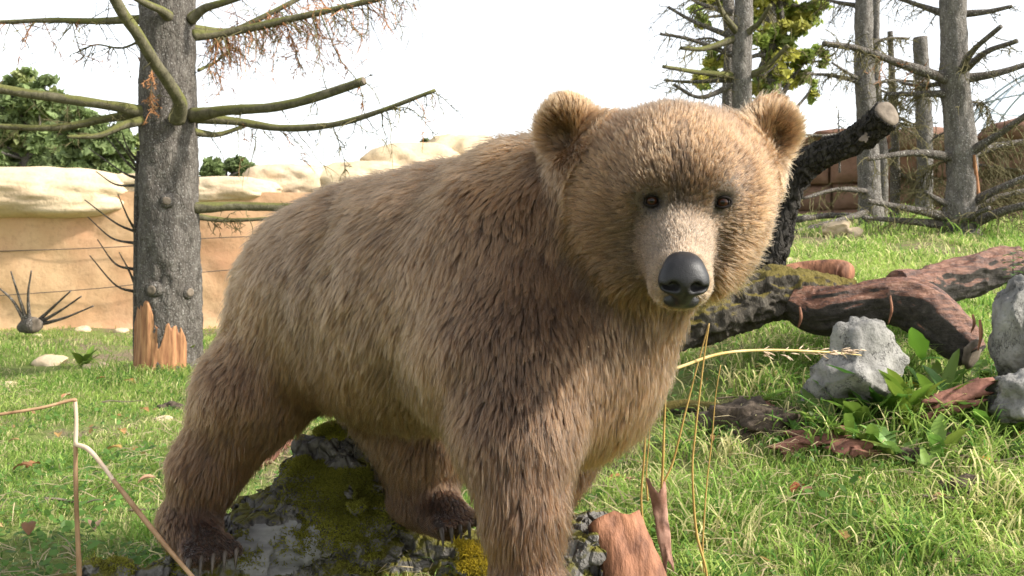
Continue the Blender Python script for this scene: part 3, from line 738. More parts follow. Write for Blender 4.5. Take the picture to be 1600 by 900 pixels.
for i, (k, th, tw, kw) in enumerate((
    ([(276, 186, D_ - .26), (281, 160, D_ - .42), (264, 130, D_ - .62), (240, 95, D_ - .85), (214, 52, D_ - 1.05), (190, 18, D_ - 1.2), (160, -40, D_ - 1.4)], .125, 4, dict(taper=.8)),
    ([(262, 25, D_ - .2), (250, 15, D_ - .35), (230, 6, D_ - .5), (200, -10, D_ - .6)], .10, 0, {}),
    ([(298, 30, D_ - .05), (318, 14, D_ - .1), (345, 5, D_ - .2), (400, -12, D_ - .3)], .10, 4, {}),
    ([(300, 55, D_), (350, 52, D_ + .1), (430, 35, D_ + .1), (520, 15, D_ + .05), (640, -14, D_)], .095, 130, dict(rust=.55, tw_len=.42, tw_down=.9)),
    ([(300, 46, D_ + .05), (360, 48, D_ + .3), (420, 22, D_ + .4), (500, -20, D_ + .5)], .08, 90, dict(rust=.8, tw_len=.35, tw_down=.7)),
    ([(228, 30, D_), (150, 33, D_ + .1), (80, 32, D_ + .15), (-30, 36, D_ + .2)], .075, 34, dict(rust=.25, tw_len=.38)),
    ([(230, 178, D_ - .1), (190, 168, D_ - .2), (140, 160, D_ - .25), (70, 150, D_ - .3), (-40, 132, D_ - .4)], .11, 10, dict(taper=.8)),
    ([(230, 176, D_ - .05), (170, 185, D_ + .0), (110, 197, D_), (60, 200, D_ - .05), (-40, 196, D_ - .1)], .095, 12, {}),
    ([(230, 186, D_ - .12), (190, 197, D_ - .3), (155, 212, D_ - .4), (105, 214, D_ - .5)], .09, 3, dict(taper=.4)),
    ([(300, 180, D_ - .1), (360, 172, D_ - .3), (430, 167, D_ - .5), (500, 150, D_ - .65), (568, 127, D_ - .8)], .108, 10, dict(taper=.72, sawn=True)),
    ([(302, 184, D_), (370, 190, D_ + .1), (440, 200, D_ + .1), (520, 195, D_), (590, 175, D_ - .1), (680, 141, D_ - .2)], .095, 40, dict(taper=.4, rust=.12, tw_len=.4, tw_down=.8)),
    ([(302, 206, D_), (340, 210, D_ + .2), (382, 197, D_ + .35)], .07, 3, {}),
    ([(302, 325, D_ - .05), (370, 322, D_ + .05), (440, 324, D_ + .1), (560, 326, D_ + .1)], .095, 4, dict(taper=.9)),
    ([(302, 338, D_ + .1), (360, 344, D_ + .3), (450, 340, D_ + .4)], .06, 22, dict(tw_len=.18)),
    ([(226, 60, D_), (190, 75, D_ + .2), (150, 70, D_ + .3), (120, 82, D_ + .4)], .025, 18, dict(rust=.3, tw_len=.3)),
    ([(310, 110, D_), (340, 95, D_ + .2), (365, 70, D_ + .3)], .03, 18, dict(rust=.4, tw_len=.3)),
    ([(238, 95, D_ - .3), (236, 130, D_ - .32), (238, 175, D_ - .3)], .012, 14, dict(rust=.9, tw_len=.12)),
    ([(440, 20, D_ + .1), (455, 60, D_ + .12), (470, 105, D_ + .1)], .012, 16, dict(rust=.8, tw_len=.16)),
    ([(500, 20, D_), (530, 90, D_), (560, 130, D_), (570, 180, D_)], .012, 12, dict(rust=.5, tw_len=.12)),
    ([(590, 176, D_ - .1), (640, 170, D_ - .1), (680, 210, D_ - .1)], .012, 7, dict(tw_len=.12)),
    ([(520, 196, D_), (535, 240, D_), (540, 268, D_)], .01, 12, dict(tw_len=.12)),
)):
    branch(spruce, k, th, bark_moss, 200 + i, twigs=tw, **kw)

# thin dead sapling beside it
sd_ = 8.75
sap = thing('dead_sapling', P(212, 560, sd_), 'thin bare sapling with upswept twigs close beside the mossy spruce', 'tree')
add('trunk', *tube([P(214, 575, sd_), P(214, 480, sd_), P(214, 380, sd_), P(215, 300, sd_), (P(217, 236, sd_))], np.array([6.5, 6, 5.5, 5, 3.5]) / FPX * sd_, 40, 12, .08, 20, 2), bark_grey, sap)
for i, k in enumerate((((212, 278), (190, 268), (138, 231)), ((214, 268), (195, 250), (165, 212)), ((214, 262), (200, 240), (180, 215)), ((212, 290), (180, 288), (150, 268)),
                       ((211, 362), (180, 348), (132, 312)), ((212, 360), (200, 340), (184, 303)), ((211, 380), (175, 372), (137, 339)), ((210, 421), (180, 412), (152, 374)),
                       ((210, 456), (180, 445), (140, 399)), ((211, 444), (200, 420), (186, 394)), ((214, 250), (200, 232), (190, 205)))):
    branch(sap, [(x, y, sd_ - .05 * j * (1 + i % 3)) for j, (x, y) in enumerate(k)], .028, bark_dead, 300 + i, taper=.35, seg=7)

# uprooted stub with bare prongs at the wall
rs = thing('pronged_root_stub', P(50, 514, 11.8), 'sawn stub with bare radiating prongs lying before the sandstone wall', 'stump')
b_ = add('stub', *tube([P(34, 512, 12.0), P(46, 508, 11.85), P(54, 508, 11.6)], [.06, .10, .09], 14, 16, .1, 10, 3), bark_dead, rs)
add('sawn_end', *disc(P(54, 508, 11.6), (.1, -1, .05), .085, 14, .01), wood_cut, rs)
for i, k in enumerate(((40, 505, 20, 470, -4, 448), (42, 503, 30, 465, 17, 424), (46, 502, 44, 460, 49, 423), (58, 503, 85, 478, 110, 455), (60, 505, 95, 485, 127, 463), (62, 507, 100, 497, 146, 478))):
    branch(rs, [(k[0], k[1], 11.75), (k[2], k[3], 11.6), (k[4], k[5], 11.45)], .05, bark_dead, 340 + i, 'prong', taper=.4, seg=8)

# dead spruces on the rise
def pole_tree(name, label, knots, widths, d, mat, brs, group=None, seed=0, seg=28, cut=False, base_y=None):
    b = P(knots[0][0], knots[0][1], d); t = thing(name, b, label, 'tree', group)
    pts = [P(x, y, d) for x, y in knots]; rad = np.array(widths) / 2 / FPX * d
    add('trunk', *tube(np.array(pts) + np.random.default_rng(seed).normal(0, .018, (len(pts), 3)) * np.array([1, 1, 0]), rad, 160, seg + 8, .10, 11, seed, 2.5, .08), mat, t)
    if cut: add('sawn_end', *disc(pts[-1], np.array(pts[-1]) - np.array(pts[-2]), rad[-1] * .97, 14, .012, seed), wood_cut, t)
    for i, (k, th, tw, kw) in enumerate(brs):
        n = len(k); branch(t, [(x, y, d + dz * j / (n - 1)) for j, (x, y, dz) in enumerate((*q, 0)[:2] + ((kw.get('dz', 0)),) for q in k)], th, kw.get('mat', bark_dead), seed * 31 + i, twigs=tw, **{a: c for a, c in kw.items() if a not in ('dz', 'mat')})
    return t
big = pole_tree('dead_spruce', 'stout grey dead spruce with dark bare branches at every height', [(1512, 392), (1502, 365), (1500, 320), (1498, 240), (1497, 120), (1495, 0), (1494, -160)], [66, 52, 48, 48, 45, 41, 36], 9.2, bark_pale, [
    ([(1485, 25), (1435, 8), (1385, -10)], .075, 24, dict(dz=.3)), ([(1505, 22), (1545, 18), (1580, 10)], .07, 6, dict(dz=-.2, sawn=True)),
    ([(1500, 118), (1518, 82), (1564, 41)], .085, 11, dict(dz=-.7)), ([(1502, 115), (1540, 82), (1590, 64)], .085, 11, dict(dz=-.5)),
    ([(1505, 123), (1560, 114), (1640, 88)], .095, 20, dict(dz=-.2)), ([(1490, 128), (1400, 97), (1340, 76), (1286, 68)], .10, 78, dict(dz=-.3, rust=.1, tw_len=.3)),
    ([(1485, 146), (1430, 147), (1384, 147)], .075, 49, dict(dz=.1, tw_len=.25)), ([(1488, 128), (1440, 134), (1408, 129)], .06, 24, dict(dz=.4)),
    ([(1495, 246), (1430, 239), (1357, 248)], .10, 16, dict(dz=-.3, sawn=True)), ([(1505, 245), (1560, 210), (1620, 168)], .105, 20, dict(dz=-.6)),
    ([(1515, 242), (1560, 228), (1640, 215)], .10, 78, dict(dz=.2, tw_len=.45, tw_down=.6)), ([(1508, 322), (1560, 295), (1640, 262)], .10, 24, dict(dz=-.4)),
    ([(1510, 328), (1560, 308), (1640, 290)], .09, 60, dict(dz=0, tw_len=.4)), ([(1510, 355), (1560, 332), (1640, 312)], .11, 16, dict(dz=-.6)),
    ([(1490, 322), (1465, 312), (1446, 300)], .08, 16, dict(dz=-.2)), ([(1492, 342), (1420, 326), (1354, 314)], .095, 15, dict(dz=-.4)),
    ([(1488, 352), (1410, 345), (1348, 340)], .085, 15, dict(dz=-.2)), ([(1505, 350), (1525, 335), (1545, 325)], .08, 6, dict(dz=-.6)),
    ([(1510, 160), (1540, 165), (1560, 215)], .02, 52, dict(dz=.2, tw_len=.3)), ([(1485, 250), (1455, 262), (1425, 300)], .02, 42, dict(dz=.2, tw_len=.3)),
    ([(1515, 255), (1560, 262), (1630, 268)], .03, 88, dict(dz=.5, tw_len=.5, tw_down=.9))], seed=5, seg=36)
splint = add('torn_strip', *tube([P(1527, 318, 9.15), P(1525, 280, 9.1), P(1522, 242, 9.05)], [.035, .03, .012], 24, 8, .25, 12, 3), wood_orange, big)
pole_tree('dead_spruce', 'twin stemmed grey spruce behind the sawn end of the black limb', [(1364, 362), (1362, 335), (1358, 240), (1353, 120), (1348, 0), (1344, -140)], [44, 38, 34, 30, 27, 24], 10.8, bark_pale, [
    ([(1345, 128), (1300, 118), (1258, 115)], .06, 31, dict(dz=-.3)), ([(1345, 126), (1322, 112), (1300, 98)], .05, 16, dict(dz=-.3)), ([(1350, 70), (1390, 60), (1420, 60)], .05, 24, dict(dz=.2)),
    ([(1350, 10), (1310, 4), (1280, -4)], .06, 31, dict(dz=.2)), ([(1362, 330), (1320, 342), (1240, 362)], .09, 13, dict(dz=-.8)), ([(1366, 300), (1310, 296), (1255, 310)], .07, 20, dict(dz=-.6)),
    ([(1362, 130), (1400, 126), (1450, 128)], .05, 38, dict(dz=.2, tw_len=.3)), ([(1345, 208), (1290, 212), (1250, 210)], .05, 16, dict(dz=-.2))], seed=7)
pole_tree('dead_spruce', 'slim grey stem pressed against the twin stemmed spruce', [(1382, 345), (1378, 240), (1372, 120), (1366, 0), (1364, -100)], [16, 15, 13, 12, 10], 11.2, bark_pale, [([(1376, 200), (1395, 190), (1420, 195)], .03, 38, dict(dz=-.1, tw_len=.3)), ([(1374, 140), (1395, 150), (1410, 170)], .03, 31, dict(dz=-.1, tw_len=.3))], seed=8, seg=16)
pole_tree('dead_spruce', 'thin twiggy spruce pole between two thicker grey trunks', [(1400, 340), (1398, 240), (1393, 120), (1391, 50)], [15, 14, 11, 9], 11.6, bark_dead, [
    ([(1396, 180), (1430, 195), (1470, 215)], .03, 45, dict(dz=0, tw_len=.3)), ([(1398, 260), (1420, 280), (1450, 290)], .03, 49, dict(dz=-.2, tw_len=.3)), ([(1398, 230), (1370, 250), (1340, 300)], .03, 52, dict(dz=-.2, tw_len=.3)), ([(1396, 280), (1440, 270), (1478, 290)], .03, 42, dict(dz=-.2))], seed=9, seg=14)
pole_tree('dead_spruce', 'grey spruce pole sawn off flat at its top', [(1446, 330), (1444, 240), (1441, 140), (1438, 60)], [26, 25, 24, 22], 11.4, bark_pale, [
    ([(1446, 225), (1470, 210), (1490, 200)], .04, 16, dict(dz=-.2)), ([(1440, 215), (1410, 200), (1392, 190)], .03, 20, dict(dz=-.2)), ([(1446, 140), (1475, 150), (1500, 145)], .03, 20, dict(dz=-.1))], seed=10, seg=20, cut=True)
pole_tree('dead_spruce', 'smooth pale spruce trunk with mossy branches rising beyond the bear', [(1162, 420), (1161, 250), (1160, 120), (1159, 0), (1158, -140)], [38, 35, 31, 28, 25], 9.6, bark_pale, [
    ([(1150, 119), (1090, 113), (1036, 104)], .07, 16, dict(dz=-.4, mat=bark_moss)), ([(1153, 52), (1130, 22), (1118, -8)], .075, 9, dict(dz=-.5, mat=bark_moss)),
    ([(1160, 58), (1186, 36), (1204, 8)], .08, 9, dict(dz=-.4, mat=bark_moss)), ([(1165, 121), (1200, 102), (1231, 71)], .08, 13, dict(dz=-.3, mat=bark_moss)),
    ([(1150, 60), (1100, 76), (1064, 75)], .075, 15, dict(dz=-.3, mat=bark_moss)), ([(1150, 60), (1085, 34), (1044, 11)], .06, 15, dict(dz=.2)),
    ([(1150, 88), (1080, 62), (1031, 53)], .055, 15, dict(dz=.1)), ([(1150, 124), (1080, 128), (1038, 125)], .05, 13, dict(dz=.2)), ([(1150, 130), (1095, 152), (1052, 132)], .06, 13, dict(dz=-.1)),
    ([(1145, 20), (1100, 8), (1075, -5)], .06, 13, dict(dz=.1)), ([(1165, 110), (1190, 118), (1215, 100)], .04, 9, dict(dz=.1))], seed=12)
pole_tree('dead_spruce', 'darker spruce trunk half hidden behind the smooth pale one', [(1140, 400), (1138, 200), (1135, 60), (1133, -80)], [20, 19, 18, 16], 10.4, bark_dead, [([(1132, 70), (1110, 60), (1085, 62)], .04, 16, dict(dz=.1)), ([(1130, 20), (1105, 12), (1080, 20)], .04, 16, dict(dz=.1))], seed=13, seg=16)

# leafy trees
leafm = attr_mat('tree_leaf', .5, .5)
def leafy(name, label, trunk_px, d, blobs, n, size, c1, c2, seed, group=None, yel=0.):
    """blobs: (px, py, rx, ry) in pixels, each a clump of leaves with depth"""
    rg = np.random.default_rng(seed); base = P(trunk_px[0][0], trunk_px[0][1], d); t = thing(name, base, label, 'tree', group)
    tpnts = [P(x, y, d) for x, y in trunk_px]; parts = [tube(tpnts, np.linspace(.16, .05, len(tpnts)), 30, 12, .1, 6, seed)]
    Ps, Cs = [], []
    wts = np.array([b[2] * b[3] for b in blobs], float); wts /= wts.sum()
    for (px, py, rx, ry), wt in zip(blobs, wts):
        c = P(px, py, d + rg.normal(0, rx / FPX * d * .4)); r = np.array([rx, (rx + ry) / 2, ry]) / FPX * d
        start = tpnts[min(len(tpnts) - 1, 1 + int(rg.integers(0, len(tpnts) - 1)))]
        parts.append(tube([start, (start + c) / 2 + rg.normal(0, .1, 3), c], [.05, .03, .012], 12, 6, .1, 8, seed))
        m = int(n * wt); nsub = max(6, m // 60); sc = nrm(rg.normal(size=(nsub, 3))) * rg.uniform(.35, 1, (nsub, 1)); k = rg.integers(0, nsub, m)
        q = sc[k] + rg.normal(0, .17, (m, 3)); Ps.append(c + q * r); v = rg.uniform(.65, 1.25, nsub)[k][:, None] * rg.uniform(.75, 1.25, (m, 1)); mx = (rg.random(nsub) < yel)[k][:, None] * .8 + rg.random((m, 1)) * .25
        Cs.append((np.array(c1) * (1 - mx) + np.array(c2) * mx) * v)
    V, F = join(parts); add('trunk', V, F, bark_dead, t)
    p = np.concatenate(Ps); c = np.concatenate(Cs); m = len(p); nn = nrm(rg.normal(size=(m, 3)) + np.array([0, -.2, .6])); a = nrm(np.cross(nn, rg.normal(size=(m, 3)))); b = np.cross(nn, a); s = size * rg.uniform(.6, 1.3, (m, 1))
    V = np.stack([p - a * s, p + b * s * .55 - nn * s * .12, p + a * s, p - b * s * .55 - nn * s * .12], 1).reshape(-1, 3); F = np.arange(4 * m).reshape(-1, 4)
    add('crown', V, F, leafm, t, smooth=False, cols=np.repeat(c, 4, 0)); return t
G1, G2 = (.22, .29, .12), (.36, .40, .16)
rgb_ = np.random.default_rng(77)
def scatter_blobs(x0, x1, top, bot, n, r0, r1):
    out = []
    for k in range(n):
        x = rgb_.uniform(x0, x1); tpx = top(x); out.append((x, rgb_.uniform(tpx, bot), rgb_.uniform(r0, r1), rgb_.uniform(r0, r1) * .8))
    return out
leafy('broadleaf_tree', 'tall round green tree rising over the sandstone wall', [(40, 330), (42, 250), (45, 180), (48, 130)], 24, scatter_blobs(-30, 95, lambda x: 128 + abs(x - 45) * .5, 270, 38, 20, 34) + [(40, 118, 22, 14), (75, 125, 18, 12), (15, 130, 16, 14)], 18000, .12, G1, G2, 401, yel=.15)
leafy('broadleaf_tree', 'lower dark green tree sloping down towards the mossy spruce', [(150, 330), (150, 260), (148, 220)], 22, scatter_blobs(85, 205, lambda x: 185 + max(0, x - 150) * .7, 275, 34, 18, 28), 14000, .11, G1, (.26, .3, .11), 402, yel=.1)
leafy('broadleaf_tree', 'small green tree top peeping over the coping stones', [(350, 320), (350, 285), (352, 262)], 23, scatter_blobs(318, 392, lambda x: 247 + max(0, x - 350) * .3, 285, 14, 11, 17), 5000, .09, G1, (.26, .3, .11), 403)
leafy('shrub_tree', 'tiny tuft of green leaves between two coping boulders', [(672, 270), (672, 240), (672, 225)], 19, scatter_blobs(664, 684, lambda x: 222, 245, 5, 6, 9), 700, .07, (.14, .17, .08), G2, 404)
leafy('maple_tree', 'yellow green maple behind the pale spruce trunk', [(1212, 330), (1208, 180), (1205, 90), (1204, 0), (1200, -60)], 13, [(1200, 8, 36, 22), (1240, 20, 40, 22), (1275, 12, 26, 16), (1190, 50, 30, 22), (1235, 62, 30, 26), (1262, 92, 26, 22), (1215, 100, 30, 26), (1245, 125, 24, 20), (1192, 130, 24, 26), (1268, 140, 12, 16), (1110, 8, 36, 14), (1095, 28, 16, 14), (1120, 95, 22, 26), (1105, 125, 18, 20), (1180, 150, 26, 18), (1285, 95, 12, 12), (1230, -20, 60, 24)], 7500, .06, (.24, .32, .08), (.52, .50, .11), 405, yel=.5)
# far sapling and aviary dome
branch(thing('young_conifer', P(1312, 260, 12.5), 'thin young conifer tip standing beyond the black limb', 'tree'), [(1312, 270, 12.5), (1311, 220, 12.5), (1310, 172, 12.5)], .03, bark_dead, 81, 'trunk', twigs=40, tw_len=.16, tw_down=.2)
dome = thing('aviary_dome', P(1680, 300, 26), 'pale blue steel ribs of an aviary dome beyond the stout dead spruce', 'dome')
dm = simple_mat('pale_blue_steel', (.30, .36, .42), (.36, .42, .48), 4, .5, 0)
dc = P(1700, 300, 27); rd = 3.6
for k in range(7):
    az = k * math.pi / 7 + .2; th = np.linspace(0, math.pi, 25)
    add('rib', *tube([dc + rd * np.array([math.cos(az) * math.cos(t), math.sin(az) * math.cos(t), math.sin(t)]) for t in th], .03, 50, 6), dm, dome)
for k, e in enumerate((.35, .75, 1.1)):
    an = np.linspace(0, 2 * math.pi, 25); add('ring', *tube([dc + rd * np.array([math.cos(e) * math.cos(t), math.cos(e) * math.sin(t), math.sin(e)]) for t in an], .022, 60, 6), dm, dome)
# ------------------------------------------------------------------ the log under the bear
lp = []
def LC(a, b, ra, rb, k=.1): lp.append(dict(t='c', a=a, b=b, ra=ra, rb=rb, k=k))
LC(P(-60, 960, 2.75), P(180, 948, 2.78), .07, .10); LC(P(180, 948, 2.78), P(380, 905, 2.92), .10, .185); LC(P(380, 905, 2.92), P(520, 830, 3.05), .185, .25)
lp.append(dict(t='e', c=P(545, 765, 3.06), r=np.array([.17, .17, .19]), k=.12)); lp.append(dict(t='e', c=P(520, 750, 3.0), r=np.array([.09, .08, .12]), k=.08))
LC(P(540, 850, 3.05), P(760, 960, 2.92), .21, .19); LC(P(760, 960, 2.92), P(925, 905, 2.62), .19, .165)
lp.append(dict(t='e', c=P(735, 878, 2.5), r=np.array([.075, .07, .07]), k=.05))
lp.append(dict(t='e', c=P(640, 905, 2.72), r=np.array([.13, .17, .15]), k=.04, sub=1))
lp.append(dict(t='e', c=P(440, 880, 2.62), r=np.array([.14, .09, .12]), k=.03, sub=1))
llo = np.array([-1.75, 2.2, -.25]); lhi = np.array([.45, 3.45, .65])
def lognoise(p):
    q = p * np.array([5, 9, 9.]); wq = p + .03 * np.stack([fbm(p * 9, 61, 2), fbm(p * 9, 62, 2), fbm(p * 9, 63, 2)], -1); r1 = np.abs(vnoise(wq * np.array([11, 20, 20.]), 66)); r2 = np.abs(vnoise(wq * np.array([19, 34, 34.]), 67)); return .03 * fbm(q, 51, 4) + .030 * np.exp(-(r1 / .13) ** 2) + .014 * np.exp(-(r2 / .16) ** 2) + .014 * np.sign(np.sin(p[:, 0] * 23 + 6 * fbm(p * 4, 53, 2))) * (fbm(p * 6, 54, 2) > .25)
lV, lQ = surface_nets(field(lp, llo, lhi, .0095, lognoise), llo, .0095)
log = thing('mossy_log', P(520, 920, 3.0), 'thick gnarled mossy log that the bear is stepping over', 'log')
lN = vnormals(lV, lQ); lc = lV[lQ].mean(1); lpx = HX + lc[:, 0] / lc[:, 1] * FPX; lpy = HY - (lc[:, 2] - 1) / lc[:, 1] * FPX
gr_ = simple_mat('bare_grey_wood', (.13, .127, .122), (.31, .305, .30), 9, .8, .6, .012, (.5, 2.5, 2.5))
wz = fbm(lc * 7, 57, 3)
isw = (((lc - P(425, 870, 2.72)) / np.array([.15, .2, .09])) ** 2).sum(1) + .6 * wz < 1
add('bark', lV, lQ[~isw], bark_log, log)
used = np.unique(lQ[isw]); rm = np.zeros(len(lV), int); rm[used] = np.arange(len(used)); bw = add('bare_wood', relax(lV, lQ, 6, .5)[used], rm[lQ[isw]], gr_, log); bw['label'] = 'smooth bare grey wood where the bark has come off'
# bare grey wood where the bark is gone
gxx, gyy = sheet(-1, 1, 30, -1, 1, 20)
lkd = kdtree.KDTree(len(lV))
for i, v in enumerate(lV): lkd.insert(v, i)
lkd.balance()
def on_log(px, py):
    """first point of the log surface behind a pixel"""
    d = 2.2
    while d < 3.4:
        p = P(px, py, d); _, i, dist = lkd.find(p)
        if dist < .03: return p, lN[i]
        d += .01
    return P(px, py, 2.9), np.array([0, -1., 0])
# moss cushions: short strands on the log, greener on the peak and yellow on the knob
mp, mn, mc, ml = [], [], [], []
rgm = np.random.default_rng(63)
tri2 = np.concatenate([lQ[:, [0, 1, 2]], lQ[:, [0, 2, 3]]]); c3 = lV[tri2].mean(1); n3 = nrm(lN[tri2].mean(1))
pxv = HX + c3[:, 0] / c3[:, 1] * FPX; pk = P(545, 740, 2.9); kn = P(733, 862, 2.45); lf_ = P(235, 868, 2.72)
wm = (np.exp(-np.sum(((c3 - pk) / np.array([.10, .25, .15])) ** 2, 1)) * 1.3 + .9 * np.exp(-np.sum(((c3 - P(500, 690, 3.0)) / np.array([.10, .2, .06])) ** 2, 1)) + np.exp(-np.sum(((c3 - kn) / np.array([.075, .1, .08])) ** 2, 1)) * 1.4 + .7 * np.exp(-np.sum(((c3 - lf_) / np.array([.22, .08, .04])) ** 2, 1)))
wm *= (fbm(c3 * 11, 64, 3) > -.12) * np.clip(.25 + n3[:, 2] * .6 - n3[:, 1] * .35, 0, 1)
wm *= np.linalg.norm(np.cross(lV[tri2[:, 1]] - lV[tri2[:, 0]], lV[tri2[:, 2]] - lV[tri2[:, 0]]), axis=1)
sel = rgm.choice(len(tri2), 52000, p=wm / wm.sum()); uu = rgm.dirichlet((1, 1, 1), len(sel)); mpos = (lV[tri2[sel]] * uu[..., None]).sum(1); mnor = n3[sel]
mdir = nrm(mnor + rgm.normal(0, .45, mpos.shape)); mlen = rgm.uniform(.006, .016, len(sel)) * (1 + .6 * fbm(mpos * 20, 3, 2))
mpt = np.stack([mpos - mnor * .002, mpos + mdir * mlen[:, None] * .5, mpos + nrm(mdir + rgm.normal(0, .4, mpos.shape)) * mlen[:, None]], 1)
yk = np.exp(-np.sum(((mpos - kn) / .12) ** 2, 1)); mcol = (np.array((.21, .205, .03)) * (1 - yk[:, None]) + np.array((.30, .22, .012)) * yk[:, None]) * (rgm.uniform(.5, 1.4, len(sel)) * (1 + .5 * fbm(mpos * 14, 8, 2)))[:, None]
def strands(name, parent, pts, rad, cols, mat, rprof):
    n, k = pts.shape[:2]; h = bpy.data.hair_curves.new(name); h.add_curves([k] * n)
    h.attributes['position'].data.foreach_set('vector', (pts - BASE[parent.name]).astype(np.float32).ravel())
    r = h.attributes.get('radius') or h.attributes.new('radius', 'FLOAT', 'POINT'); r.data.foreach_set('value', (np.broadcast_to(np.asarray(rad), (n,))[:, None] * np.array(rprof)[None]).astype(np.float32).ravel())
    a = h.attributes.new('col', 'FLOAT_COLOR', 'CURVE'); c = np.ones((n, 4), np.float32); c[:, :3] = np.clip(cols, .003, .9); a.data.foreach_set('color', c.ravel())
    h.materials.append(mat); o = bpy.data.objects.new(name, h); COL.objects.link(o); o.parent = parent; o['kind'] = 'stuff'; return o
moss_m = attr_mat('moss_strand', .8, .3)
strands('moss', log, mpt, .0011, mcol, moss_m, (1, .9, .3))
def flake(center, size, nrml, up, seed, mat, thick=.012, parent=None, name='bark_plate', curl=.25, ragged=.22, **kw):
    """a curled ragged plate of bark or wood; size = (width, length)"""
    n = nrm(nrml); u = nrm(np.asarray(up, float) - n * (np.asarray(up) @ n)); s = np.cross(u, n); nxk, nzk = 9, 15
    a, b = np.meshgrid(np.linspace(-.5, .5, nxk), np.linspace(-.5, .5, nzk)); rg = np.random.default_rng(seed)
    wid = 1 + ragged * fbm(np.stack([b * 4, b * 0 + seed, b * 0], -1), seed, 3); endr = 1 + ragged * fbm(np.stack([a * 5, a * 0 + seed, a * 0 + 9], -1), seed + 1, 2)
    A = a * size[0] * wid; B = b * size[1] * endr; hh = curl * (-(A ** 2) / max(size[0], .01) * 1.5 + .12 * size[1] * np.sin(b * 3 + seed)) + .012 * fbm(np.stack([A * 30, B * 9, A * 0 + seed], -1), seed, 3)
    top = np.asarray(center) + A[..., None] * s + B[..., None] * u + hh[..., None] * n; bot = top - n * thick * (.6 + .4 * rg.random())
    V = np.concatenate([top.reshape(-1, 3), bot.reshape(-1, 3)]); F = gridF(nxk, nzk); m = nxk * nzk
    ring = np.concatenate([np.arange(nxk), np.arange(1, nzk) * nxk + nxk - 1, (nzk - 1) * nxk + np.arange(nxk - 2, -1, -1), np.arange(nzk - 2, 0, -1) * nxk]); nx_ = np.roll(ring, -1)
    F = np.concatenate([F, F[:, ::-1] + m, np.stack([ring, ring + m, nx_ + m, nx_], 1)])
    return add(name, V, F, mat, parent, None if parent is not None else center, **kw)
p_ = P(985, 862, 2.50)
rw_ = flake(p_, (.135, .20), (.15, -.85, .5), (-.25, .2, 1), 79, wood_red, .05, None, 'broken_wood', .3, .12)
tag(rw_, 'broken slab of smooth red wood leaning on the log end', 'wood')
rs2 = flake(P(1036, 822, 2.75), (.038, .22), (-.1, -.95, .35), (-.12, .1, 1), 74, simple_mat('red_bark', (.14, .06, .035), (.40, .23, .17), 22, .75, .6, .006), .016, None, 'bark_strip', .6, .35)
tag(rs2, 'narrow curled strip of reddish bark standing in the grass', 'bark')

# ------------------------------------------------------------------ fallen tree on the right
def red_bark(name):
    """dark bark below, peeled red wood above, ragged border"""
    m, nt, b = new_mat(name); v = coords(nt); g = N(nt, 'NewGeometry'); s = N(nt, 'SeparateXYZ'); nt.links.new(g.outputs['Normal'], s.inputs[0])
    n1 = noise(nt, 5, 4, .6, v); vs_ = coords(nt, (.7, 3, 6)); n2 = noise(nt, 8, 6, .75, vs_); n3 = noise(nt, 30, 5, .7, v)
    f = math_n(nt, 'ADD', math_n(nt, 'MULTIPLY', s.outputs[2], .55), math_n(nt, 'ADD', math_n(nt, 'MULTIPLY', n1, .6), math_n(nt, 'MULTIPLY', n3, .16)))
    red = ramp(nt, n2, [(.33, (.025, .012, .008)), (.45, (.10, .04, .022)), (.56, (.21, .088, .048)), (.70, (.34, .20, .13))])
    drk = ramp(nt, n3, [(.3, (.014, .011, .009)), (.6, (.06, .05, .04)), (.8, (.14, .125, .11))])
    fr = ramp(nt, f, [(.46, (0,) * 3), (.52, (1,) * 3)])
    nt.links.new(mixc(nt, fr, drk, red), b.inputs['Base Color'])
    nt.links.new(ramp(nt, fr, [(0, (.9,) * 3), (1, (.48,) * 3)]), b.inputs['Roughness'])
    bump(nt, b, math_n(nt, 'ADD', math_n(nt, 'MULTIPLY', n3, 1.), math_n(nt, 'MULTIPLY', n2, .8)), .9, .018); return m
redm = red_bark('half_peeled_bark')
mosslog = bark_mat('mossy_dark_bark', (.014, .012, .009), (.055, .046, .035), (.14, .125, .10), 20, .5, moss=.30, mossc=(.12, .095, .025), mossup=True, bd=.03)
ft = thing('fallen_tree', P(1300, 520, 4.8), 'fallen dark tree with a rising black limb and peeled red limbs', 'fallen tree')
add('trunk', *tube([P(1040, 520, 4.75), P(1120, 490, 4.8), P(1200, 462, 4.86), P(1270, 460, 4.9), P(1330, 462, 4.95)], [.12, .13, .14, .125, .1], 160, 72, .14, 10, 5, 1.6, .26), mosslog, ft)
lb = add('rising_limb', *tube([P(1188, 470, 4.95), P(1203, 400, 4.98), P(1226, 325, 5.0), P(1248, 268, 4.95), P(1290, 238, 4.85), P(1340, 216, 4.7), P(1386, 178, 4.55)], np.array([34, 30, 26, 26, 23, 24, 24]) / FPX * 4.9, 200, 72, .12, 13, 6, 1.6, .34), bark_black, ft)
lb['label'] = 'black furrowed limb sawn off at its upper end'
dv = nrm(P(1386, 178, 4.55) - P(1352, 208, 4.66)); add('sawn_end', *disc(P(1386, 178, 4.55) - dv * .004, nrm(dv + np.array([.25, -.75, .25])), .062, 24, .012, 3), wood_cut, lb)
for i, (px, py, d, s_) in enumerate(((1352, 214, 4.6, .03),)):
    flake(P(px, py, d - .04), (s_, s_ * 1.3), (-.1, -1, .3), (.6, 0, .8), 600 + i, wood_cut, .008, lb, 'chipped_wood', .4, .4)
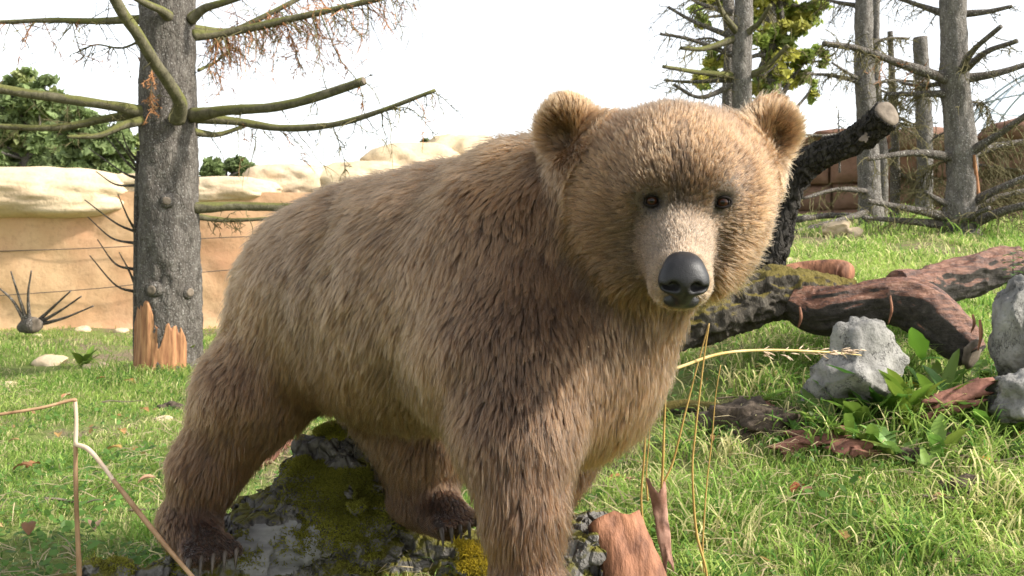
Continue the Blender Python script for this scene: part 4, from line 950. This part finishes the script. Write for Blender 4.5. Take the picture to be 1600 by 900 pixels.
pl = add('peeled_limb', *tube([P(1236, 468, 4.82), P(1270, 482, 4.78), P(1310, 482, 4.72), P(1370, 470, 4.66), P(1430, 478, 4.6), P(1480, 512, 4.5), P(1520, 556, 4.42)], [.085, .118, .128, .108, .122, .108, .07], 220, 80, .16, 8, 9, 3.2, .15), redm, ft)
pl['label'] = 'twisted limb with peeled red top and dark bark below'
add('peeled_limb', *tube([P(1400, 452, 4.85), P(1450, 446, 4.95), P(1510, 432, 5.0), P(1565, 415, 5.05), P(1594, 408, 5.06)], [.09, .105, .116, .105, .09], 150, 64, .18, 8, 12, 2.6, .18), redm, ft)
sb_ = add('limb_stub', *tube([P(1215, 440, 5.0), P(1250, 432, 5.05), P(1290, 428, 5.0), P(1316, 427, 4.95), P(1325, 428, 4.92)], [.07, .075, .072, .066, .045], 50, 28, .04, 7, 14, 2.), wood_red, ft)
for i, (px, y0, y1, d) in enumerate(((1391, 462, 506, 4.5), (1250, 480, 512, 4.66), (1531, 500, 548, 4.3), (1520, 492, 520, 4.36))):
    add('bark_shred', *tube([P(px, y0, d), P(px + 2, (y0 + y1) / 2, d - .02), P(px - 3, y1, d - .01)], [.006, .008, .003], 14, 6, .3, 40, i), wood_red, ft)
add('split_end', *disc(P(1516, 552, 4.38), (.55, -.75, -.3), .066, 16, .012, 7, .2), wood_cut, ft)

# ------------------------------------------------------------------ stones
def stone(c, r, seed, label, cuts=7, rough=.16, sub=5, mat=greyrock, group=None, cat='rock', name='rock', power=2.6):
    V, F = boulder(c, r, seed, sub, rough, cuts, power, 2.2); c = np.asarray(c)
    V = V + (.007 * fbm(V * 16, seed, 3) * min(1, r[0] / .15))[:, None] * nrm(V - c)
    return tag(add(name, V, F, mat, None, (c[0], c[1], c[2] - r[2])), label, cat, group)
stone(P(1338, 585, 4.22), (.215, .19, .235), 21, 'grey craggy boulder propping up the peeled red limb', 11, .17)
stone(P(1606, 540, 4.2), (.135, .15, .26), 23, 'tall pale streaked rock by the lower grey rock and fallen tree end', 6)
stone(P(1612, 628, 4.0), (.15, .14, .12), 25, 'lower grey rock at the foot of the tall streaked one', 7)
stone(P(1305, 358, 9.4), (.17, .12, .085), 27, 'tan angular stone below the twin stemmed spruce', 6, sub=4, mat=sandcap)
stone(P(1332, 362, 9.3), (.09, .08, .06), 28, 'small white stone touching the tan angular one', 6, sub=3, mat=sandcap)
STL = ('tiny white stone in the grass before the twin stemmed spruce', 'broad pale stone at the foot of the black limb', 'small pale stone in the grass behind the hind leg', 'broad flat pale stone in the grass before the root stub',
       'smaller flat pale stone beside the broad flat one', 'flat pale stone in open grass halfway to the sandstone wall', 'rounded pale stone at the wall foot beside the root stub', 'rounded pale stone at the wall foot close to the spruce', 'low pale stone just before the sawn root stub')
for i, (px, py, d, r) in enumerate(((1362, 378, 8.9, .045), (1235, 398, 7.6, .13), (256, 656, 6.3, .06), (80, 556, 9.5, .16), (150, 560, 9.2, .12), (10, 600, 7.9, .09), (128, 503, 13.3, .12), (190, 498, 13.3, .1), (60, 516, 12.6, .1))):
    p = P(px, py, d); p[2] = float(H(p[0], p[1])) + r * .1
    stone(p, (r, r * .8, r * .45), 30 + i, STL[i], 4, sub=3, mat=sandcap, group='pale stones in the grass', cat='stone', name='stone')

# bark debris and sticks on the ground
rdm = simple_mat('rotting_red_bark', (.07, .028, .02), (.27, .12, .085), 18, .8, .8, .01)
def ground_hit(px, py):
    d = 2.4
    while d < 30:
        p = P(px, py, d)
        if p[2] < H(p[0], p[1]): return p
        d += .02
    return p
def on_ground(px, py, up=.01):
    p = ground_hit(px, py); p[2] = float(H(p[0], p[1])) + up; return p
for i, (px, py, w_, l_, ang, lab) in enumerate(((1500, 612, .07, .26, .35, 'upper broken red bark plate between the boulder and streaked rock'), (1490, 632, .06, .24, .28, 'lower broken red bark plate between the boulder and streaked rock'))):
    p = P(px, py, 4.0); tag(flake(p, (w_, l_), (0, -.8, .6), (math.cos(ang), 0, math.sin(ang)), 640 + i, rdm, .02, None, 'bark_plate', .5, .35), lab, 'bark')
SCL = ['rotting red bark scrap in the pile below the grey craggy boulder'] * 4 + ['tiny red bark chip alone in the grass below the bark pile', 'tiny rusty bark chip in the grass by the willow shoots', 'rotting red bark scrap in the pile below the grey craggy boulder', 'red bark scrap beside the half buried stick']
for i, (px, py, l_, a_) in enumerate(((1245, 712, .16, .1), (1290, 706, .14, -.15), (1330, 715, .18, .05), (1350, 722, .12, -.3), (1258, 783, .05, .2), (985, 762, .05, -.2), (1275, 690, .16, -.35), (1180, 655, .14, .1))):
    p = on_ground(px, py, .045); tag(flake(p, (l_ * .4, l_), (0, -.5, .85), (math.cos(a_), 0.2, math.sin(a_)), 660 + i, rdm, .01, None, 'bark_scrap', .6, .5), SCL[i], 'bark', 'bark scraps in the grass')
def stick(pxs, r, label, mat=bark_black, lift=.04, seed=0, group=None):
    pts = [on_ground(x, y, lift) for x, y in pxs]
    tag(add('fallen_stick', *tube(pts, np.linspace(r, r * .6, len(pts)), 40, 14, .2, 14, seed, 2., .1), mat, None, pts[0]), label, 'stick', group)
stick([(925, 705), (960, 690), (985, 675), (1008, 662)], .035, 'short charred stick beside the bear chest', bark_black, .05, 3)
stick([(1035, 652), (1075, 645), (1120, 650), (1150, 662)], .04, 'weathered half buried stick near the yellow shoots', mosslog, .03, 4)
stick([(1215, 362), (1280, 352), (1330, 350)], .045, 'grey pole lying on the slope behind the black limb', bark_dead, .1, 5)
stick([(395, 735), (430, 715), (450, 700)], .06, 'reddish rotten stick behind the hind leg', rdm, .05, 6)

rgt = np.random.default_rng(19)
for k, (px, py, lab) in enumerate(((1120, 640, 'dry brown twig by the half buried stick'), (1440, 800, 'long pale dead stem lying across the grass below the soil clods'), (1230, 655, 'dark dead twig before the craggy boulder'), (1360, 850, 'pale bent dead stem in the lower grass'), (1500, 735, 'dry twig over bare soil below the red bark plates'), (70, 800, 'dry twig in the grass beside the snapped stalk'),
                                   (200, 820, 'thin twig in the grass beside the mossy log'), (160, 640, 'pale twig in open grass before the mossy spruce'), (1190, 620, 'thin dead stem leaning over the brown patch'), (1460, 420, 'grey twig in the grass behind the peeled red limbs'))):
    a = rgt.uniform(-.5, .5); p0 = on_ground(px, py, .05); q = [p0]
    for j in range(5): q.append(q[-1] + np.array([math.cos(a), math.sin(a) * .6, rgt.normal(.02, .1)]) * rgt.uniform(.04, .07)); a += rgt.normal(0, .25)
    q = np.array(q); q[:, 2] = np.maximum(q[:, 2], H(q[:, 0], q[:, 1]) + .02)
    tag(add('dead_twig', *tube(q, np.linspace(.006, .002, 6), 24, 6, .15, 40, k), (twig_m if k % 2 == 0 else wood_cut), None, p0), lab, 'twig')
# ------------------------------------------------------------------ stalks and shoots
yel_m = simple_mat('yellow_willow_bark', (.27, .16, .04), (.50, .34, .11), 30, .5, .2, .002, (1, 1, .3))
straw_m = simple_mat('brown_stalk', (.17, .085, .04), (.46, .30, .17), 18, .6, .2, .002, (1, 1, .3))
strawp = simple_mat('pale_split_stalk', (.50, .36, .24), (.70, .55, .42), 18, .7, .2, .002, (1, 1, .3))
st = thing('broken_stalk', P(124, 960, 2.45), 'dry brown weed stalk snapped over in two places', 'stalk')
add('stem', *tube([P(127, 975, 2.45), P(124, 900, 2.45), P(119, 780, 2.45), P(118, 695, 2.45)], [.0065, .0062, .0058, .0055], 40, 10, .1, 60, 1), straw_m, st)
add('split_stem', *tube([P(118, 695, 2.45), P(119, 655, 2.45), P(117, 624, 2.45)], [.0055, .005, .0048], 16, 8, .15, 60, 2), strawp, st)
add('bent_top', *tube([P(119, 625, 2.45), P(108, 626, 2.44), P(60, 638, 2.42), (P(-30, 652, 2.40))], [.005, .0045, .004, .0035], 24, 8, .1, 60, 3), straw_m, st)
add('bent_branch', *tube([P(118, 694, 2.45), P(138, 702, 2.43), P(160, 727, 2.40), P(178, 752, 2.38)], [.0055, .006, .0055, .0052], 20, 8, .1, 60, 4), strawp, st)
add('bent_branch', *tube([P(177, 750, 2.38), P(220, 805, 2.35), P(265, 860, 2.32), P(310, 912, 2.3)], [.0054, .006, .0055, .005], 24, 8, .1, 60, 5), straw_m, st)
SH = (((1103, 890), (1088, 830), (1082, 740), (1086, 680), (1100, 560), (1108, 505), .0055, 2.75, 'yellow willow shoot curving up from the lower grass'),
      ((1034, 772), (1036, 720), (1038, 660), (1041, 600), (1042, 575), .0062, 2.85, 'straight upright yellow willow shoot rising from the bark strip'),
      ((1036, 760), (1052, 720), (1072, 640), (1090, 570), (1108, 505), .005, 2.85, 'slanting yellow willow shoot forking off the upright one'),
      ((1002, 775), (1006, 720), (1010, 660), (1014, 630), .005, 2.9, 'short yellow willow shoot closest to the bear chest'),
      ((1010, 740), (1014, 690), (1016, 640), .0035, 2.92, 'thin short willow shoot behind the shortest thick one'),
      ((1098, 850), (1104, 760), (1112, 690), (1118, 620), (1126, 570), .0035, 2.8, 'thin greenish willow shoot beside the curving yellow one'))
for i, s_ in enumerate(SH):
    k, r, d, lab = s_[:-3], s_[-3], s_[-2], s_[-1]; pts = [P(x, y, d) for x, y in k]
    pts.insert(0, pts[0] + np.array([.004, 0, -.08]))
    tag(add('willow_shoot', *tube(pts, np.linspace(r, r * .5, len(pts)) * .74, 44, 8, .12, 50, i), yel_m, None, pts[0]), lab, 'shoot', 'yellow willow shoots')
ar = thing('arching_grass_stem', P(1010, 640, 2.7), 'long yellow grass stem arching over to the grey craggy boulder', 'grass stem')
add('stem', *tube([P(1000, 640, 2.7), P(1030, 590, 2.72), P(1075, 569, 2.75), P(1130, 552, 2.8), P(1200, 547, 2.85), P(1290, 550, 2.9), P(1346, 555, 2.95)], [.005, .005, .0045, .0042, .0038, .003, .0015], 60, 8), simple_mat('straw', (.42, .28, .07), (.66, .52, .26), 20, .6, 0), ar)
sdp = []; rgs = np.random.default_rng(5)
for k in range(46):
    p = P(rgs.uniform(1190, 1345), 550 + rgs.normal(0, 3), 2.9); d = nrm(np.array([1, rgs.normal(0, .5), rgs.normal(0, .5)])); sdp.append(tube([p, p + d * .012, p + d * .026], [.0008, .0022, .0004], 6, 4))
V, F = join(sdp); add('seed_head', V, F, strawp, ar)

# ------------------------------------------------------------------ grass
def blades(name, px, py_, ln, wd, cols, lean, seed, label, mat, droop=.6):
    """three-segment blades rooted at ground points"""
    rg = np.random.default_rng(seed); n = len(px); z = H(px, py_) - .006; r0 = np.stack([px, py_, z], -1)
    az = rg.uniform(0, 2 * np.pi, n); d = np.stack([np.cos(az), np.sin(az), 0 * az], -1); ln = ln[:, None]
    p1 = r0 + ln * .42 * (np.array([0, 0, 1.]) + d * lean[:, None] * .5); l2 = lean[:, None]
    p2 = p1 + ln * .33 * nrm(np.array([0, 0, 1.]) * (1 - .25 * droop) + d * l2 * 1.3); p3 = p2 + ln * .30 * nrm(np.array([0, 0, 1.]) * (1 - droop * 1.2) + d * (l2 * 2.0 + .2))
    view = nrm(np.stack([-px, -py_, 0 * px], -1)); sd_ = nrm(np.cross(d + view * .9, [0, 0, 1.]) + rg.normal(0, .25, (n, 3))) * (wd / 2)[:, None]
    V = np.stack([r0 - sd_ * .8, r0 + sd_ * .8, p1 - sd_, p1 + sd_, p2 - sd_ * .75, p2 + sd_ * .75, p3], 1).reshape(-1, 3); b = (np.arange(n) * 7)[:, None]
    Q = np.concatenate([b + np.array([[0, 1, 3, 2]]), b + np.array([[2, 3, 5, 4]])]); T = b + np.array([[4, 5, 6]])
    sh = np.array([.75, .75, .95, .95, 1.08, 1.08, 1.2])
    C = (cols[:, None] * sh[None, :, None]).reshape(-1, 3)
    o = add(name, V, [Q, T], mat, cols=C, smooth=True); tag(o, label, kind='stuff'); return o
grass_m = attr_mat('grass_blade', .5, .5)
rgg = np.random.default_rng(91)
def spread(n, d0, d1, pw=1.0):
    t = rgg.random(n); d = d0 * (d1 / d0) ** (t ** pw); x = rgg.uniform(-.66, .66, n) * d; return x, d
def gcol(x, y, n, dry):
    g = np.array((.135, .20, .045)); g2 = np.array((.25, .285, .085)); s_ = np.array((.46, .38, .22)); dk = np.array((.06, .12, .028))
    m = np.clip(.5 + .5 * fbm(np.stack([x, y, x * 0], -1) * 1.4, 14, 3) + rgg.normal(0, .25, n), 0, 1)[:, None]; c = g * (1 - m) + g2 * m
    k = (rgg.random(n) < .10 + .3 * np.clip(fbm(np.stack([x, y, x * 0], -1) * 2.2 + 70, 27, 2), 0, 1))[:, None]; c = np.where(k, dk, c); k = (rgg.random(n) < dry)[:, None]; c = np.where(k, s_ * rgg.uniform(.6, 1.15, (n, 1)), c)
    return c * rgg.uniform(1.4, 2.3, (n, 1)) * np.array([.90, 1.0, .88])
x, y = spread(390000, 2.6, 15.5, .85); bare = fbm(np.stack([x, y, x * 0], -1) * 1.15 + 4, 15, 4); lush = fbm(np.stack([x, y, x * 0], -1) * .8 + 9, 16, 3)
tree_d = np.hypot(x - sp_base[0], (y - sp_base[1] + .3))
kp = rgg.random(len(x)) < np.clip(1.05 - 2.3 * np.clip(bare - .05, 0, 1) - .55 * (y > 9), .06, 1); x, y, bare, lush, tree_d = x[kp], y[kp], bare[kp], lush[kp], tree_d[kp]
n = len(x); right = sstep(-.2, 1., x); ln = (.042 + .022 * right + .035 * np.clip(lush, 0, 1) + .05 * np.exp(-(tree_d / .8) ** 2)) * rgg.uniform(.5, 1.5, n) * (1 + .15 * (y > 7))
ln *= 1 - .5 * np.exp(-((x - 1.55) ** 2 + (y - 4.05) ** 2) / .18)
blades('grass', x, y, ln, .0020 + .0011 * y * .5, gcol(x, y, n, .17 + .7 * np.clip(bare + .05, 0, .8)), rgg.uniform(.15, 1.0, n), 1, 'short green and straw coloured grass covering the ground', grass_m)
# longer tufts
tx, ty, tl, tc, tln = [], [], [], [], []
for k in range(330):
    x_, y_ = spread(1, 2.9, 9.5); x_, y_ = x_[0], y_[0]
    if x_ < .1 and rgg.random() < .45: continue
    m = int(rgg.integers(30, 90)); L0 = rgg.uniform(.08, .18) * (1.05 if x_ > .4 else .75)
    tx.append(x_ + rgg.normal(0, .05, m)); ty.append(y_ + rgg.normal(0, .05, m)); tl.append(L0 * rgg.uniform(.5, 1.3, m)); dr = .7 if rgg.random() < .1 else .1; tc.append(gcol(tx[-1], ty[-1], m, dr)); tln.append(rgg.uniform(.3, 1.4, m))
for (px, py, m, L0, sprd, dr) in ((1395, 640, 90, .2, .05, .1), (1420, 600, 60, .26, .03, .1), (1480, 570, 60, .2, .04, .05), (1440, 690, 130, .2, .1, .1), (1510, 690, 120, .22, .1, .1), (1560, 640, 50, .26, .04, .1), (1300, 660, 70, .16, .08, .2), (1575, 800, 130, .20, .09, .6), (1540, 850, 100, .16, .08, .7), (1470, 840, 70, .14, .08, .6), (1390, 880, 160, .22, .1, .1),
                          (1180, 560, 90, .16, .15, .6), (1160, 610, 90, .18, .12, .6), (1110, 820, 120, .24, .1, .3), (1130, 860, 90, .26, .08, .6), (230, 600, 120, .13, .2, .05), (170, 590, 110, .2, .2, .05), (320, 595, 80, .16, .15, .1), (1390, 365, 120, .25, .3, .1), (1560, 360, 120, .3, .3, .1), (1500, 375, 90, .28, .2, .1), (1440, 350, 100, .3, .3, .1), (1590, 590, 60, .25, .05, .1), (1215, 690, 70, .14, .1, .3)):
    p = ground_hit(px, py); tx.append(p[0] + rgg.normal(0, sprd, m)); ty.append(p[1] + rgg.normal(0, sprd, m)); tl.append(L0 * rgg.uniform(.5, 1.25, m)); tc.append(gcol(tx[-1], ty[-1], m, dr)); tln.append(rgg.uniform(.25, 1.2, m))
tx, ty, tl, tc, tln = map(np.concatenate, (tx, ty, tl, tc, tln))
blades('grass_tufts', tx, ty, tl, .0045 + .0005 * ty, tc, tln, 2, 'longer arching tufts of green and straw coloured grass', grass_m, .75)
hx_, hy_ = spread(6000, 2.8, 9); kp = fbm(np.stack([hx_, hy_, hx_ * 0], -1) * 1.3 + 50, 23, 3) > .0; hx_, hy_ = hx_[kp], hy_[kp]; n = len(hx_)
az = rgg.uniform(0, 6.28, n); L0 = rgg.uniform(.05, .16, n)[:, None]; dd_ = np.stack([np.cos(az), np.sin(az), rgg.normal(0, .18, n)], -1); c0 = np.stack([hx_, hy_, H(hx_, hy_) + rgg.uniform(.02, .075, n)], -1)
sd2 = nrm(np.cross(dd_, [0, 0, 1.]) + np.array([0, 0, .5])) * .0022; c1 = c0 + dd_ * L0 * .5 + np.array([0, 0, .012]); c2 = c0 + dd_ * L0
V = np.stack([c0 - sd2, c0 + sd2, c1 - sd2, c1 + sd2, c2 - sd2 * .3, c2 + sd2 * .3], 1).reshape(-1, 3); i6 = (np.arange(n) * 6)[:, None]
tag(add('hay', V, [np.concatenate([i6 + np.array([[0, 1, 3, 2]]), i6 + np.array([[2, 3, 5, 4]])])], grass_m, cols=np.repeat(np.array((.50, .41, .25)) * rgg.uniform(.6, 1.25, (n, 1)), 6, 0)), 'dry straw coloured stems lying flat over the grass', kind='stuff')
# small clover-like ground leaves
x, y = spread(16000, 2.9, 8); kp = fbm(np.stack([x, y, x * 0], -1) * 1.6 + 30, 19, 3) > -.05; x, y = x[kp], y[kp]; n = len(x)
c0 = np.stack([x, y, H(x, y) + rgg.uniform(.015, .06, n)], -1); nn = nrm(rgg.normal(0, .4, (n, 3)) + np.array([0, -.25, 1])); a = nrm(np.cross(nn, rgg.normal(size=(n, 3)))); b = np.cross(nn, a); s_ = rgg.uniform(.007, .026, (n, 1)) * rgg.uniform(.5, 1, (n, 1))
V = np.stack([c0 - a * s_, c0 - a * s_ * .3 + b * s_ * .6, c0 + a * s_ * .5 + b * s_ * .5, c0 + a * s_ * 1.1, c0 + a * s_ * .5 - b * s_ * .5, c0 - a * s_ * .3 - b * s_ * .6], 1).reshape(-1, 3); i6 = (np.arange(n) * 6)[:, None]
cc = np.where((rgg.random(n) < .03)[:, None], np.array((.33, .19, .08)), np.array((.11, .21, .045))) * rgg.uniform(.6, 1.4, (n, 1))
tag(add('ground_leaves', V, [np.concatenate([i6 + np.array([[0, 1, 4, 5]]), i6 + np.array([[1, 2, 3, 4]])])], grass_m, cols=np.repeat(cc, 6, 0)), 'tiny round weed leaves scattered among the grass', kind='stuff')

# ------------------------------------------------------------------ leafy weeds, fallen leaves
def leaf_mesh(base, d, ln, wd, seed, droop=.8, fold=.25):
    rg = np.random.default_rng(seed); m = 9; t = np.linspace(0, 1, m); d = nrm(d); s = nrm(np.cross(d, [0, 0, 1.])); c = [np.asarray(base, float)]; dd = d.copy()
    for k in range(m - 1): dd = nrm(dd + np.array([0, 0, -droop / m])); c.append(c[-1] + dd * ln / (m - 1))
    c = np.array(c); w_ = wd / 2 * (np.sin(np.pi * np.clip(t * .93 + .05, 0, 1)) ** .75) * (1 + .1 * rg.normal(size=m)); w_[0] = wd * .05; w_[-1] = .001
    nn = np.cross(s, nrm(np.gradient(c, axis=0))); rows = [c + s * (w_ * f)[:, None] + nn * (np.abs(f) * fold * w_ + .12 * w_ * rg.normal(0, .6, m) * abs(f))[:, None] for f in (-1, -.5, 0, .5, 1)]
    return np.stack(rows, 1).reshape(-1, 3), [gridF(5, m)]
weed_m = attr_mat('weed_leaf', .38, .35, spec=.4)
def weed(px, py, n, ln, wd, label, seed, up=.9, col=(.075, .165, .025), d=None):
    p = ground_hit(px, py) if d is None else P(px, py, d); t = thing('leafy_weed', p, label, 'weed'); rg = np.random.default_rng(seed)
    for k in range(n):
        az = rg.uniform(0, 2 * np.pi) if n > 2 else rg.uniform(3.6, 5.6); dr = np.array([math.cos(az), math.sin(az) * .8 - .15, .5 + 1.3 * up * rg.uniform(.5, 1.4)]); l_ = 1.35 * ln * rg.uniform(.6, 1.25)
        b = p + np.array([rg.normal(0, .02), rg.normal(0, .02), 0]); V, F = leaf_mesh(b, dr, l_, wd * l_ / ln * rg.uniform(.8, 1.2), seed * 17 + k, 1.0)
        add('leaf', V, F, weed_m, t, cols=np.tile(np.array(col) * rg.uniform(.9, 1.7) * np.array([rg.uniform(1.05, 1.6), 1.05, .9]), (len(V), 1)))
    return t
for i, (px, py, n, ln, wd, up, col, lab) in enumerate((
    (1392, 655, 8, .24, .05, .8, (.06, .15, .03), 'dark leafy weed against the side of the grey craggy boulder'),
    (1462, 650, 10, .22, .04, .9, (.085, .18, .03), 'upright leafy weed below the end of the peeled red limb'),
    (1530, 600, 8, .13, .045, .5, (.05, .12, .025), 'low dark weed in the hollow beside the tall streaked rock'),
    (1318, 690, 10, .16, .028, .5, (.09, .19, .04), 'spreading narrow leaved weed at the foot of the grey craggy boulder'),
    (1350, 668, 9, .17, .05, .9, (.07, .16, .03), 'broad leaved weed pressed to the front of the grey craggy boulder'),
    (1420, 660, 10, .2, .045, 1.1, (.10, .2, .035), 'tall leafy weed between the craggy boulder and red bark plates'),
    (1490, 660, 9, .17, .05, .9, (.06, .14, .03), 'bushy dark weed in front of the broken red bark plates'),
    (1545, 680, 9, .16, .045, .9, (.09, .19, .035), 'bushy weed before the lower grey rock'),
    (1290, 675, 8, .15, .04, .7, (.07, .15, .035), 'low weed on the bear side of the grey craggy boulder'),
    (1360, 705, 9, .13, .03, .7, (.11, .21, .045), 'fine leaved weed in the grass before the craggy boulder'),
    (1475, 720, 9, .13, .035, .8, (.09, .18, .04), 'weed tuft between the soil clods and red bark plates'),
    (1180, 640, 7, .12, .035, .6, (.08, .16, .035), 'small weed beside the half buried stick'),
    (1255, 690, 8, .13, .026, .4, (.085, .18, .04), 'narrow leaved weed beside the rotting bark scraps'),
    (1400, 720, 6, .12, .04, .8, (.12, .21, .06), 'pale leaved weed in the grass below the grey craggy boulder'),
    (1520, 665, 12, .09, .03, .5, (.10, .19, .035), 'small leaved weed below the broken red bark plates'),
    (1440, 680, 12, .10, .03, .5, (.10, .19, .035), 'small leaved weed beside the broken red bark plates'),
    (1560, 720, 5, .10, .05, .6, (.06, .13, .045), 'round leaved weed beside the orange fallen leaf'),
    (1450, 745, 6, .10, .028, .9, (.10, .2, .05), 'small upright weed over a patch of bare soil'),
    (275, 580, 9, .22, .05, 1.2, (.11, .19, .03), 'leafy weed growing against the stripped foot of the mossy spruce'),
    (130, 575, 8, .2, .05, .9, (.08, .17, .03), 'broad leaved weed in the open grass before the sandstone wall'),
    (435, 680, 9, .14, .05, .8, (.05, .12, .05), 'blue green weed seen between the hind legs'),
    (500, 655, 9, .16, .05, .9, (.06, .14, .05), 'dark weed behind the peak of the mossy log'))):
    weed(px, py, n, ln, wd, lab, 700 + i, up, col)
big_l = thing('large_leaf_plant', P(1432, 560, 4.25), 'single large bright green upright leaf before the peeled red limb', 'plant')
V, F = leaf_mesh(P(1440, 562, 4.25), (-.35, -.25, 1), .16, .085, 9, .35); add('leaf', V, F, weed_m, big_l, cols=np.tile((.11, .23, .025), (len(V), 1)))
V, F = leaf_mesh(P(1432, 566, 4.22), (.5, -.4, .4), .11, .05, 10, .8); add('leaf', V, F, weed_m, big_l, cols=np.tile((.07, .17, .03), (len(V), 1)))
nt_ = thing('nettle_plant', P(1585, 470, 4.6), 'serrated green plant growing over the end of the second peeled limb', 'plant')
for k in range(22):
    h = k / 22 * .24; az = k * 2.1; V, F = leaf_mesh(P(1583, 470, 4.55) + np.array([0, 0, h]), (math.cos(az), math.sin(az), .3), .05, .024, 40 + k); add('leaf', V, F, weed_m, nt_, cols=np.tile(np.array((.09, .17, .035)) * (.7 + .6 * (k % 5) / 5), (len(V), 1)))
add('stem', *tube([P(1584, 480, 4.55), P(1583, 430, 4.55), P(1583, 395, 4.55)], [.003, .0025, .001], 10, 6), weed_m, nt_)
dry_m = attr_mat('dry_leaf', .7, .25, var=.5)
lab_l = 'dry brown fallen leaf lying in the grass'; lab_s = 'dry brown fallen leaf in the open grass around the snapped stalk'; lab_r = 'dry brown fallen leaf on the grassy slope below the fallen tree'
for i, (px, py, s_, col, lab) in enumerate(((1556, 748, .062, (.62, .33, .09), 'large bright orange fallen leaf lying by the round leaved weed'), (1590, 705, .05, (.45, .2, .07), 'rusty fallen leaf beside the lower grey rock'), (1410, 620, .06, (.5, .4, .04), 'yellow wilted leaf hanging in the weeds beside the boulder'),
    *[(x_, y_, s2, c_, lab_s if x_ < 500 else lab_r) for x_, y_, s2, c_ in ((243, 765, .05, (.6, .36, .25)), (187, 685, .05, (.5, .28, .12)), (195, 605, .06, (.42, .22, .09)), (165, 600, .05, (.42, .22, .09)), (110, 628, .05, (.5, .25, .15)), (50, 745, .06, (.3, .15, .08)), (62, 740, .05, (.33, .17, .08)), (190, 715, .055, (.5, .33, .12)), (150, 838, .05, (.42, .28, .2)), (5, 845, .06, (.55, .4, .2)), (45, 860, .05, (.25, .13, .07)),
      (975, 765, .045, (.4, .2, .09)), (1255, 780, .05, (.28, .09, .04)), (1405, 830, .04, (.5, .32, .2)), (1310, 590, .04, (.5, .4, .25)), (1180, 590, .05, (.45, .3, .15)), (1325, 870, .04, (.45, .28, .12)), (90, 690, .045, (.4, .25, .1)), (220, 650, .05, (.4, .22, .1)), (30, 700, .04, (.45, .3, .15)), (1480, 800, .04, (.4, .22, .13)), (1120, 700, .04, (.36, .2, .1)))])):
    p = on_ground(px, py, .045); rg = np.random.default_rng(800 + i); az = rg.uniform(0, 6.28); V, F = leaf_mesh(p, (math.cos(az), math.sin(az) * .5 - .2, .45), s_ * 1.6, s_ * .9, 820 + i, 1.4, .5)
    tag(add('fallen_leaf', V, F, dry_m, None, p, cols=np.tile(col, (len(V), 1))), lab, 'leaf', 'dry leaves around the snapped stalk' if lab == lab_s else 'dry leaves on the grassy slope' if lab == lab_r else None)
# clods of bare soil among the right hand grass
soil_m = simple_mat('crumbly_soil', (.03, .022, .015), (.12, .09, .065), 40, .95, .9, .015)
CLL = ('large dark soil clod close to the orange fallen leaf', 'dark soil clod below the pale leaved weed', 'dark soil clod below the broken red bark plates', 'wide soil clod beside the half buried stick', 'soil clod between the half buried stick and the bark pile', 'dark soil clod under straw coloured tufts', 'grey soil clod in the grass behind the hind leg')
for i, (px, py, r) in enumerate(((1510, 770, .085), (1430, 715, .07), (1480, 690, .07), (1165, 668, .19), (1215, 674, .15), (1500, 880, .06), (270, 640, .1))):
    p = on_ground(px, py, 0.0); stone(p, (r, r * .8, r * .55), 900 + i, CLL[i], 2, .35, 4, soil_m, 'clods of soil in the grass', 'soil', 'soil_clod', 2.)
